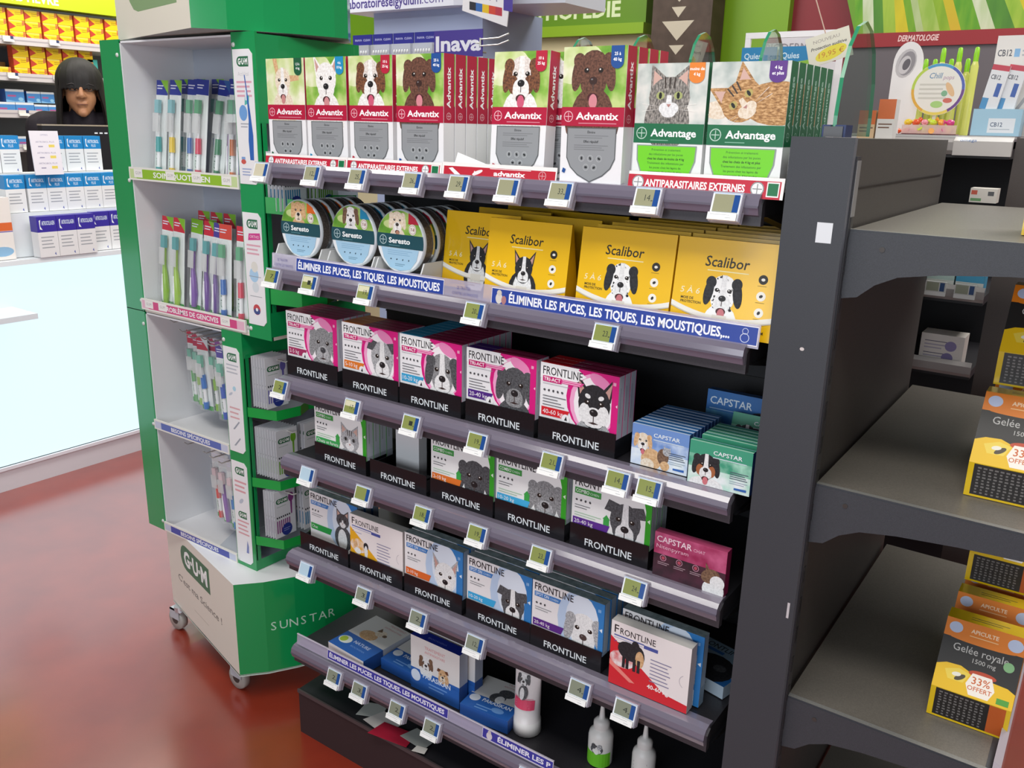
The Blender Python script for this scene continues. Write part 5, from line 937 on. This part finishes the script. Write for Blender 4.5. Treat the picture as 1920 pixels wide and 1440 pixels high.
top_ = [('e', (0, .05, hz - .29), (.165, .112, .215)), ('e', (0, .05, hz - .52), (.160, .115, .185)), ('t', [(-.16, .05, hz - .140), (.16, .05, hz - .140)], [.063, .063]), ('t', [(.185, .05, hz - .150), (.225, .02, hz - .48), (.12, -.21, hz - .50)], [.060, .050, .036]), ('t', [(-.185, .05, hz - .150), (-.225, .02, hz - .48), (-.12, -.21, hz - .50)], [.060, .050, .036]), ('t', [(0, .012, hz - .088), (0, .030, hz - .19)], [.056, .082])]
blob('knitted_top', top_, KN, .009, per, 3)
blob('trousers', [('e', (0, .05, hz - .68), (.158, .118, .12)), ('t', [(.085, .05, hz - .68), (.09, .03, hz - 1.08), (.09, .06, .07)], [.094, .072, .056]), ('t', [(-.085, .05, hz - .68), (-.09, .03, hz - 1.08), (-.09, .06, .07)], [.094, .072, .056])], mat('#1a1a20', .8), .011, per, 2)
b = MB()
for g in (1, -1): b.tube([(g * .018, -.0985, hz + .012), (g * .033, -.1005, hz + .0085), (g * .048, -.093, hz + .012)], .0022, '#241714', 6); b.tube([(g * .016, -.100, hz + .034), (g * .034, -.102, hz + .039), (g * .054, -.088, hz + .033)], .0035, '#1a1112', 6)
b.build('eyelids', per); b = MB(); b.tube([(-.022, -.1025, hz - .049), (0, -.1055, hz - .0485), (.022, -.1025, hz - .049)], .0018, '#6e3f38', 6); b.build('mouth', per)
# ---------------------------------------------------------------- goods on the right-hand shelves
def honeybox():
    w, d, h, f = .104, .088, .135, .048; b = MB(); YL = mat('#d9b40e', .25, coat=.4); t = .056
    P = [(0, 0), (d, 0), (d, h), (t, h), (0, f)]
    b.prism([(0, y, z) for y, z in P][::-1], (w, 0, 0), mat('#b98a10', .3)); b.on((0, 0, 0), (1, 0, 0), (0, 0, 1)); b.rect(0, 0, w, f, YL); b.rect(.007, .003, w * .74, f - .001, '#1d1816'); b.rect(w * .74, .003, w - .006, f - .001, '#b5541c')
    for i in range(9): b.lines(.012 + i * .0068, .0165 + i * .0068, f - .007, 9, .0044, '#6f6a68', h=.0022, j=.5)
    b.on((0, 0, f), (1, 0, 0), (0, t, h - f)); L = math.hypot(t, h - f); b.rect(0, 0, w, L, '#201d1b'); O = '#dd7a16'
    b.rect(0, L * .74, w, L, O); b.ell(w * .5, L * .745, w * .42, L * .035, O); b.ell(.014, L * .88, .009, .008, '#b9c3dc'); b.ell(w - .012, L * .86, .010, .009, '#b9c3dc'); b.text('APICULTE', w * .5, L * .86, .0055, '#f7d9b6', al='c', bold=.02); b.lines(w * .32, w * .68, L * .81, 1, .003, '#f0c188')
    b.text('Gelée royale', .016, L * .57, .0105, '#b9b6b2', .072); b.text('1500 mg', .044, L * .465, .0062, '#b9b6b2', .030)
    b.poly([(0, 0), (w, 0), (w, L * .22), (w * .9, L * .27), (w * .5, L * .30), (w * .3, L * .38), (w * .12, L * .37), (0, L * .32)], '#e6b90f'); b.poly([(.012, L * .28), (.03, L * .34), (.045, L * .30), (.038, L * .16), (.018, L * .16)], '#e8cb4a'); b.ell(.033, L * .22, .008, .0035, '#4a3f2c', 35); b.ell(.028, L * .25, .006, .003, '#e9e3d2', 10)
    b.ell(w * .58, L * .33, .018, L * .05, '#b9411e'); b.poly([(w * .40, L * .17), (w * .46, L * .33), (w * .70, L * .33), (w * .76, L * .17), (w * .70, L * .03), (w * .46, L * .03)], '#f2e8dc'); b.text('33%', w * .58, L * .19, .0100, '#c9622c', al='c', bold=.01); b.text('OFFERT', w * .58, L * .10, .0062, '#c9622c', al='c', bold=.01); b.rect(w * .80, L * .03, w * .95, L * .11, '#4f9a34'); b.ell(w * .86, L * .55, .007, .007, '#7fb07a')
    b.on((0, t, h), (1, 0, 0), (0, 1, 0)); b.rect(0, 0, w, d - t, YL); b.lines(.03, .08, .016, 2, .006, '#6a5a10', h=.002); return b.mesh('royal_jelly_box')
HB = honeybox(); gh = 'yellow and black royal jelly boxes on the right shelves'
for x, y, z, lb in ((1.291, .106, .588, 'front box of the low shelf'), (1.291, .197, .588, 'second box of the low shelf, behind the front one'), (1.291, .288, .588, 'third from front on the low shelf'), (1.292, .300, .7235, 'topmost box of the low shelf'),
                    (1.286, .110, .936, 'front box of the middle shelf'), (1.288, .200, .936, 'second box of the middle shelf, behind its front one'), (1.288, .212, 1.0715, 'top box stacked on the middle shelf boxes'), (1.288, .290, .936, 'rear box of the middle shelf'), (1.296, .118, 1.290, 'just visible at the edge of the top shelf')):
    tag(place(HB, 'royal_jelly_box', loc=(x, y, z)), 'yellow and black royal jelly box, ' + lb, 'box', gh)

# ---------------------------------------------------------------- shelf bay beyond, seen past the wall panel
u2 = empty('far_shelf_bay', (1.0, .95, 0), 'dark shelf bay standing beyond the right wall panel with pale rails', 'shelving')
def inu(b, nm): o = b.build(nm, u2); o.location = (-1.0, -.95, 0); return o
b = MB(); b.box(.80, 1.18, 0, 1.22, 1.20, 1.40, DK2); inu(b, 'back_panel')
b = MB(); b.box(1.194, .86, 0, 1.30, .875, 1.408, fur('#4a4340', '#544c49', 900, .6)); b.on((1.194, .86, 0), (1, 0, 0), (0, 0, 1)); b.rect(.047, 1.096, .057, 1.128, '#d6d0d0'); inu(b, 'end_post')
for z, L in ((1.385, 1), (1.090, 1), (.930, 1), (.55, 1)):
    b = MB(); b.box(.80, .86, z - .018, 1.186, 1.18, z, DK); b.prism([(.80, .858, z - .012), (.80, .850, z - .004), (.80, .848, z + .012), (.80, .858, z + .020)], (.387, 0, 0), mat('#a9a4a2', .2, coat=.4)); inu(b, 'shelf')
def simple(nm, x, y, z, w, d, h, c, lab, cat, g=None, art=None, rot=None):
    b = MB(); b.box(0, 0, 0, w, d, h, c); front(b, w, h); b.rc = (0, 0, w, h)
    if art: art(b, w, h)
    o = b.build(nm, loc=(x, y, z), rot=rot); return tag(o, lab, cat, g)
simple('toothpaste_box', 1.080, .865, .932, .085, .06, .068, '#e3dcd6', 'white box with two violet round emblems on a far dark shelf', 'box', None, lambda b, w, h: (b.lines(.008, .052, h * .76, 1, .004, '#55506a', j=0), b.lines(.008, .05, h * .64, 2, .007, '#b3aabb'), b.ell(.060, h * .66, .0115, .011, '#8b7fae'), b.lines(.008, .05, h * .38, 1, .004, '#55506a', j=0), b.lines(.008, .05, h * .28, 2, .007, '#b3aabb'), b.ell(.056, h * .28, .0115, .011, '#7f74a4')))
for i, (x, c) in enumerate(((1.072, '#b8cfc8'), (1.128, '#3f9cc4'))):
    simple('toothpaste_box', x, .866, 1.0915, .053, .05, .085, c, f'pale and blue box on the far dark shelf, {["left", "right"][i]} of two', 'box', 'boxes on the far dark shelf', lambda b, w, h: (b.rect(0, 0, w, h * .3, '#dfe3dd'), b.ell(w * .55, h * .7, .014, .010, '#6f9a4a')))
    b = MB(); b.box(0, 0, 0, .040, .006, .030, '#dedfdb'); front(b, .04, .03); b.rect(.002, .010, .026, .028, '#a4a892'); b.rect(.028, .010, .037, .028, '#2b4f86'); b.rect(0, 0, .04, .008, '#f4f4f2'); tag(b.build('price_tag', loc=(x + .004, .838, 1.086)), f'electronic price tag below the {["left", "right"][i]} box on the far dark shelf', 'price tag')
simple('ointment_box', 1.150, .70, 1.2905, .045, .04, .026, '#e3ddd4', 'small white box on the top right shelf at its far end', 'box', None, lambda b, w, h: (b.rect(.002, h * .55, .012, h * .85, '#c9573f'), b.rect(.03, h * .5, .04, h * .8, '#55565a'), b.rect(.002, h * .1, .02, h * .3, '#6fa36a')), rot=None)
bpos = None
# displays standing on the far bay
b = MB(); b.box(.80, .86, 1.4055, 1.19, 1.18, 1.410, mat('#c9c6c4', .3)); b.prism([(1.085, .845, 1.372), (1.085, .84, 1.40), (1.085, .86, 1.408), (1.085, .86, 1.372)], (.105, 0, 0), mat('#d9d4d0', .2)); b.on((1.085, .839, 1.398), (1, 0, 0), (0, .4, 1)); b.text('omega', .012, .001, .006, '#4a6fa8', .03); inu(b, 'top_board')
b = MB(); n = 14; b.prism([(.924, .95, 1.411), (.984, .95, 1.411), (.984, .95, 1.555)] + [(.954 + .030 * math.cos(math.pi * i / n), .95, 1.555 + .045 * math.sin(math.pi * i / n)) for i in range(1, n)] + [(.924, .95, 1.555)], (0, .004, 0), '#e6e1e0'); b.on((.924, .95, 1.411), (1, 0, 0), (0, 0, 1)); b.ell(.026, .145, .020, .030, '#bdb7b8', -14); b.ell(.028, .145, .0155, .025, '#8d878b', -14); b.ell(.024, .142, .0115, .019, '#c9c3c4', -14); b.ell(.027, .143, .007, .012, '#5c565c', -20)
tag(b.build('ear_care_display'), 'white rounded display card with a grey printed ear', 'display card')
for i in range(7):
    x = .970 + i * .0165; e = empty('shampoo_bottle', (x, 1.05 + (i % 2) * .012, 1.411), f'pale yellow bottle with lime cap, {["first", "second", "third", "fourth", "fifth", "sixth", "seventh"][i]} from left under the red sign', 'bottle', 'pale yellow bottles under the red sign')
    b = MB(); hh = .145 + (.022 if i in (2, 4, 6) else 0); b.lathe([(.0075, 0), (.008, .004), (.008, hh * .86), (.005, hh * .92)], mat('#d8dc74', .2, alpha=.85), n=12); b.build('body', e); b = MB(); b.lathe([(.005, hh * .9), (.0055, hh), (.0045, hh + .014), (.002, hh + .016)], '#8ccc1e', n=10); b.build('cap', e)
b = MB(); b.lathe([(.052, 0), (.052, .004)], '#e9e4da', (1.024, .93, 1.502), 'y', 32); b.on((1.024, .93, 1.502), (1, 0, 0), (0, 0, 1))
for a, c in ((-60, '#6a3f86'), (0, '#4f5fae'), (60, '#4a9ac8'), (120, '#b9cf4a'), (180, '#e0a83a'), (240, '#e6cf5a')): b.arc(0, 0, .046, .0515, a, a + 60, c, 6)
b.text('Chill', -.020, .022, .011, '#4a7fa8', .024, shear=.2); b.text('pops', .008, .020, .008, '#b98fae', .02, shear=.2); b.lines(-.036, .02, .008, 4, .009, '#cfcabf'); b.ell(.024, .0, .006, .016, '#e2b98a', 30); b.ell(.022, -.022, .009, .005, '#cf6a5a'); b.ell(.002, -.030, .012, .007, '#a9cf7a'); b.ell(.014, -.008, .006, .006, '#7fb08a')
b.box(1.021, .934, 1.411, 1.027, .938, 1.46, '#d9d4c8'); tag(b.build('round_display'), 'round cream display sign with a rainbow rim', 'display card')
for i in range(12):
    x, y, z = .978 + (i % 6) * .0165, .905 + (i // 6) * .014, 1.417 + (i // 6) * .018; c = ['#e0592a', '#e8c52a', '#d9438a', '#f0a33a', '#c7dc3a', '#e88a9a'][(i * 5 + i // 6) % 6]; nmn = {'#e0592a': 'orange', '#e8c52a': 'yellow', '#d9438a': 'magenta', '#f0a33a': 'amber', '#c7dc3a': 'lime', '#e88a9a': 'pink'}[c]
    b = MB(); b.ball((0, 0, 0), .0085, .0075, .0068, mat(c, .2, coat=.6), 12, 8)
    for g in (-1, 1): b.lathe([(.0018, 0), (.006, .006), (.0055, .0065)], mat(c, .2, coat=.6), (0, 0, 0), 'x', 8) if g > 0 else b.lathe([(.006, -.014), (.0018, -.007)], mat(c, .2, coat=.6), (0, 0, 0), 'x', 8)
    tag(b.build('wrapped_sweet', loc=(x, y, z), rot=(R(20 * i), R(15 * i % 40), R(35 * i))), f'{nmn} wrapped sweet below the round sign, {["lower", "upper"][i // 6]} row, {cols[i % 6]} one', 'sweet', 'bright wrapped sweets below the round sign')
b = MB(); b.box(.972, .893, 1.4105, 1.078, .931, 1.4125, '#d9a0a8'); b.box(.972, .893, 1.4105, 1.078, .895, 1.43, clear('#e9c9c4', .5)); tag(b.build('sweet_tray'), 'shallow pinkish tray holding the bright wrapped sweets', 'tray')
def cb(b, w, h): b.text('CB12', .004, h * .80, .012, '#55565e', .026, bold=.02); b.rect(.034, h * .79, .044, h * .87, '#7faed6'); b.lines(.048, .09, h * .84, 2, .008, '#b3b1b3'); b.arc(.022, h * .62, .010, .014, 20, 200, '#7d7b80', 10); b.lines(.04, .08, h * .6, 2, .01, '#c3c0c0'); b.poly([(.034, h * .1), (.044, h * .14), (.08, h * .46), (.072, h * .46)], '#a9a6a8')
simple('mouthwash_display', 1.118, .955, 1.411, .110, .004, .195, '#e2dcd6', 'tall cream display card for mouth care at far right', 'display card', None, cb)
b = MB(); b.box(0, 0, 0, .088, .05, .052, '#9fc4d8', t='#b9d6e4'); front(b, .088, .052); b.rect(.03, .006, .078, .034, '#dfe3e8'); b.text('CB12', .034, .018, .008, '#5a6a80', .022, bold=.02); b.lines(.034, .07, .012, 1, .004, '#a9b3bd'); tag(b.build('mouthwash_stand', loc=(1.104, .895, 1.411)), 'pale blue base box carrying the mouth care packs', 'display stand')
for i in range(2):
    simple('mouthwash_pack', 1.112 + i * .029, .900 + i * .01, 1.4645, .032, .02, .085, '#e3e2e4', f'white pack with red top on the pale blue base, {["left", "right"][i]} of two', 'box', 'red topped packs on the pale blue base', lambda b, w, h: (b.rect(0, h * .88, w, h, '#c43a4c'), b.text('CB12', .003, h * .68, .008, '#4d4e58', .018, bold=.02), b.rect(.018, h * .3, .027, h * .6, '#3a5ca8'), b.rect(.0, 0, .012, h * .25, '#4a8fc0')), rot=(0, R(9), 0))

# ---------------------------------------------------------------- signs and displays in the background
b = MB(); b.box(-1.56, 2.90, 1.905, -.685, 2.99, 2.14, mat('#567d0c', .5)); b.box(-1.56, 2.88, 1.855, -.685, 2.99, 1.905, mat('#789a16', .5)); b.on((-1.56, 2.90, 0), (1, 0, 0), (0, 0, 1)); b.text('ORTHOPEDIE', .075, 1.940, .068, '#c3cfa4', .66, bold=.03)
tag(b.build('aisle_sign'), 'dark green aisle sign with pale lettering at the back of the shop', 'sign')
b = MB(); b.box(-1.80, 2.95, 0, -1.563, 3.0, 2.1, '#6f980c'); tag(b.build('green_panel'), 'bright yellow green upright panel left of the dark green aisle sign', 'panel')
b = MB(); b.box(-1.56, 2.93, 0, -.685, 2.99, 1.855, '#c9bd97'); b.box(-1.07, 2.928, 0, -1.066, 2.931, 1.855, '#6b5f45'); tag(b.build('cupboard'), 'beige cupboard front with a dark seam below the dark green sign', 'cupboard')
b = MB(); b.box(-.625, 2.85, 0, -.325, 2.99, 3.0, fur('#3a2a1e', '#46352a', 20, .6)); b.on((0, 2.85, 0), (1, 0, 0), (0, 0, 1))
for cx, w_, zt_, zb_ in ((-.491, .073, 1.959, 1.913), (-.491, .163, 1.898, 1.812), (-.491, .077, 1.792, 1.75), (-.491, .12, 2.04, 1.98)): b.poly([(cx - w_ / 2, zt_), (cx + w_ / 2, zt_), (cx, zb_)], '#b3a996')
tag(b.build('arrow_column'), 'dark brown column with pale triangles pointing down', 'column')
b = MB(); b.prism([(.285, 2.98, 1.822), (2.6, 2.98, 1.822), (2.6, 2.98, 2.9), (-.10, 2.98, 2.9)], (0, .06, 0), '#5f8f1c'); b.on((0, 2.98, 0), (1, 0, 0), (0, 0, 1)); rl = random.Random(3)
LC = [('#4f8f1a', '#6fa022'), ('#c3cbae', '#aebd92'), ('#3f7424', '#4d8426'), ('#7fa52a', '#9ab43c'), ('#c6b81a', '#b3a91c'), ('#5f9418', '#74a020'), ('#a9b884', '#98ac70'), ('#86a83e', '#a3b860'), ('#769c1c', '#88a824'), ('#b9a81c', '#c0a024')]
u = .285; i = 0
while u < 2.5:
    wd = rl.uniform(.025, .06) * (1 + (u - .285) * .5); c = LC[i % 10]; sl = .36 + (u - .285) * .9
    top_ = lambda x: x - sl * 1.078 * (.55 if x > .5 else .36)
    b.poly([(u, 1.822), (u + wd * 1.15, 1.822), (top_(u + wd * 1.3), 2.9), (top_(u), 2.9)], fur(c[0], c[1], 9, .6, stretch=(3, 1, .6))); u += wd; i += 1
tag(b.build('leaf_mural'), 'large wall print of blurred green and yellow leaves above the red band', 'wall print')
b = MB(); b.box(.27, 2.93, 1.765, 2.6, 2.99, 1.82, mat('#8c1f26', .5)); b.on((.27, 2.93, 1.765), (1, 0, 0), (0, 0, 1)); b.text('DERMATOLOGIE', .205, .020, .022, '#d9b9b6', .155, bold=.03, shear=.1); tag(b.build('aisle_sign'), 'narrow dark red aisle sign with small pale lettering under the leaf print', 'sign')
b = MB(); b.box(.27, 2.94, .0, 2.6, 2.99, 1.765, '#5d565a'); tag(b.build('dark_cabinet'), 'dark grey cabinet wall under the narrow red aisle sign', 'cabinet')
# toothpaste cardboard stand behind the shelf unit
cs = empty('cardboard_stand', (-.7, 1.3, 0), 'white and pale blue cardboard display stand with a violet web address header', 'display stand')
def incs(b, nm): o = b.build(nm, cs); o.location = (.7, -1.3, 0); return o
b = MB(); b.box(-.99, 1.2, 1.776, -.500, 1.55, 2.1, '#e1e3ee'); b.prism([(-.5, 1.2, 1.776), (-.14, 1.30, 1.776), (-.14, 1.55, 1.776), (-.5, 1.55, 1.776)], (0, 0, .3), '#d8dae6'); b.on((-.99, 1.2, 1.776), (1, 0, 0), (0, 0, 1)); b.text('laboratoireselgydium', .008, .012, .030, '#4c3f8c', .345, bold=.02); b.text('.com', .356, .012, .028, '#6a609c', .09); incs(b, 'header')
b = MB(); b.box(-.90, 1.25, 0, -.42, 1.6, 1.776, '#aab6d6'); incs(b, 'body')
b = MB(); b.prism([(-.445, 1.175, 1.755), (-.27, 1.175, 1.70), (-.24, 1.175, 1.96), (-.42, 1.175, 1.98)], (0, .004, 0), '#e6e3e6'); b.on((-.445, 1.175, 1.70), (1, 0, -.2), (0, 0, 1))
for i, c in enumerate(('#2e2e36', '#3a6ab0', '#e0b92a', '#cc4a3a', '#b53a4a')): b.rect(.03 + i * .026, .062, .056 + i * .026, .086, c); b.rect(.032 + i * .026, .10, .036 + i * .026, .21, '#8f8ba4')
b.rect(.165, .08, .20, .20, '#4d3f98'); incs(b, 'colour_chart')
for i in range(4):
    e = empty('toothpaste_pack', (-.755 + i * .088, 1.0, 1.56), f'clear pack with dark blue header hanging before the pale stand, {["first", "second", "third", "fourth"][i]} from left', 'hanging pack', 'clear packs with blue headers'); b = MB(); b.box(0, 0, .085, .084, .003, .116, '#2f2f8c'); front(b, .084, .116); b.text('INAVA', .010, .097, .006, '#b9bce0', .03, bold=.02); b.text('CLEAN', .046, .097, .006, '#b9bce0', .03, bold=.02); b.build('header_card', e)
    b = MB(); b.box(.003, -.012, -.06, .081, .0, .084, clear('#d6dae4', .55, .08)); b.box(.01, -.006, -.05, .074, -.003, .07, '#c2c6d0')
    for j in range(6): b.ball((.014 + j * .011, -.012, .062), .0035, .002, .006, '#f2f4f6', 8, 5)
    b.build('blister', e)
e = empty('interdental_card', (-.404, .99, 1.60), 'violet header card with large white lettering hanging on a wire hook', 'hanging pack'); b = MB(); b.box(0, 0, 0, .182, .003, .075, '#4a3c92'); front(b, .182, .075); b.rc = None; b.text('Inava', .006, .018, .040, '#e6e6f2', .17, bold=.03); b.build('header_card', e); b = MB(); b.box(0, .001, -.12, .182, .004, 0, '#dfe2ee'); b.build('pack', e)
b = MB()
for dz in (0, .018): b.tube([(-.226, .985, 1.628 + dz), (-.16, .985, 1.630 + dz), (-.125, .985, 1.640 + dz)], .0022, WIRE, 6)
b.tube([(-.42, 1.27, 1.637), (-.42, 1.0, 1.637), (-.30, .998, 1.637), (-.226, .990, 1.637)], .003, WIRE, 6); b.tube([(-.226, .985, 1.626), (-.226, .985, 1.650)], .003, WIRE, 6); incs(b, 'hook')
# skin care frame, ear plug packs, hanging price card
b = MB(); x0, x1, z0, z1, y = .652, .862, 1.40, 1.612, .78
b.box(x0, y, z1 - .012, x1, y + .006, z1, '#ece6e8'); b.box(x0, y, z0, x0 + .012, y + .006, z1 - .0122, '#ece6e8'); b.box(x1 - .012, y, z0, x1, y + .006, z1 - .0122, '#ece6e8'); b.box(x0 + .045, y + .001, z1 - .061, x1 - .040, y + .005, z1 - .0125, '#d6ced2'); b.on((x0, y, 0), (1, 0, 0), (0, 0, 1)); b.text('BIODERMA', .047, z1 - .040, .016, '#8a8086', .105); b.box(x0 + .0122, y + .0005, z0, x1 - .0122, y + .0055, z1 - .0615, '#e2dbdf'); tag(b.build('brand_frame'), 'white framed sign with grey capital lettering behind the cat boxes', 'sign')
b = MB(); b.box(.60, .60, 1.3305, 1.02, .84, 1.40, '#8f8b8a'); b.box(.60, .60, 0, 1.02, .84, 1.33, '#55524f'); tag(b.build('rear_gondola'), 'grey topped shelving block standing behind the dark back panel', 'shelving')
for i, x in enumerate((.686, .764)):
    simple('ear_plug_pack', x, .68, 1.401, .074, .03, .172, '#e6ece6', f'white pack with blue band behind the cat boxes, {["left", "right"][i]} of two', 'box', 'packs with blue bands behind the cat boxes', lambda b, w, h: (b.rect(0, h * .80, w, h, '#2383b8'), b.text('Quies', .006, h * .87, .011, '#cfe4f0', .036, bold=.02), b.poly([(0, h * .8), (w, h * .86), (w, h * .74), (0, h * .74)], '#8fbf3a')))
b = MB(); b.box(0, 0, 0, .076, .0012, .050, '#dfd8c6'); front(b, .076, .05); b.ell(.040, .015, .028, .011, '#e3d23a', 8); b.text('NOUVEAU', .036, .037, .0055, '#9c8f88', .046, al='c'); b.text('Protection auditive', .038, .026, .005, '#5a5550', .062, al='c', bold=.02, shear=.25); b.text('19,95 €', .040, .0105, .0085, '#c87a2a', .044, al='c', shear=.15)
pc = b.build('price_card', loc=(.886, .50, 1.519), rot=(0, R(-16), 0)); tag(pc, 'tilted cream price card with a yellow handwritten price, hung on a string', 'price card')
b = MB(); b.tube([(.036, .0006, .049), (-.10, .0006, 1.2)], .0011, '#c9a996', 5); b.build('string', pc)
for i, x in enumerate((.952, .985)):
    simple('ear_care_box', x, .62, 1.401, .030, .03, .050 + .02 * i, ['#d8b890', '#e2ddd8'][i], f'small {["tan", "pale"][i]} carton behind the green spines beside the large glass divider', 'box', None, lambda b, w, h: (b.rect(0, h * .5, w, h, '#d9703a'), b.lines(.003, w - .003, h * .35, 2, .006, '#7a5a4a')))
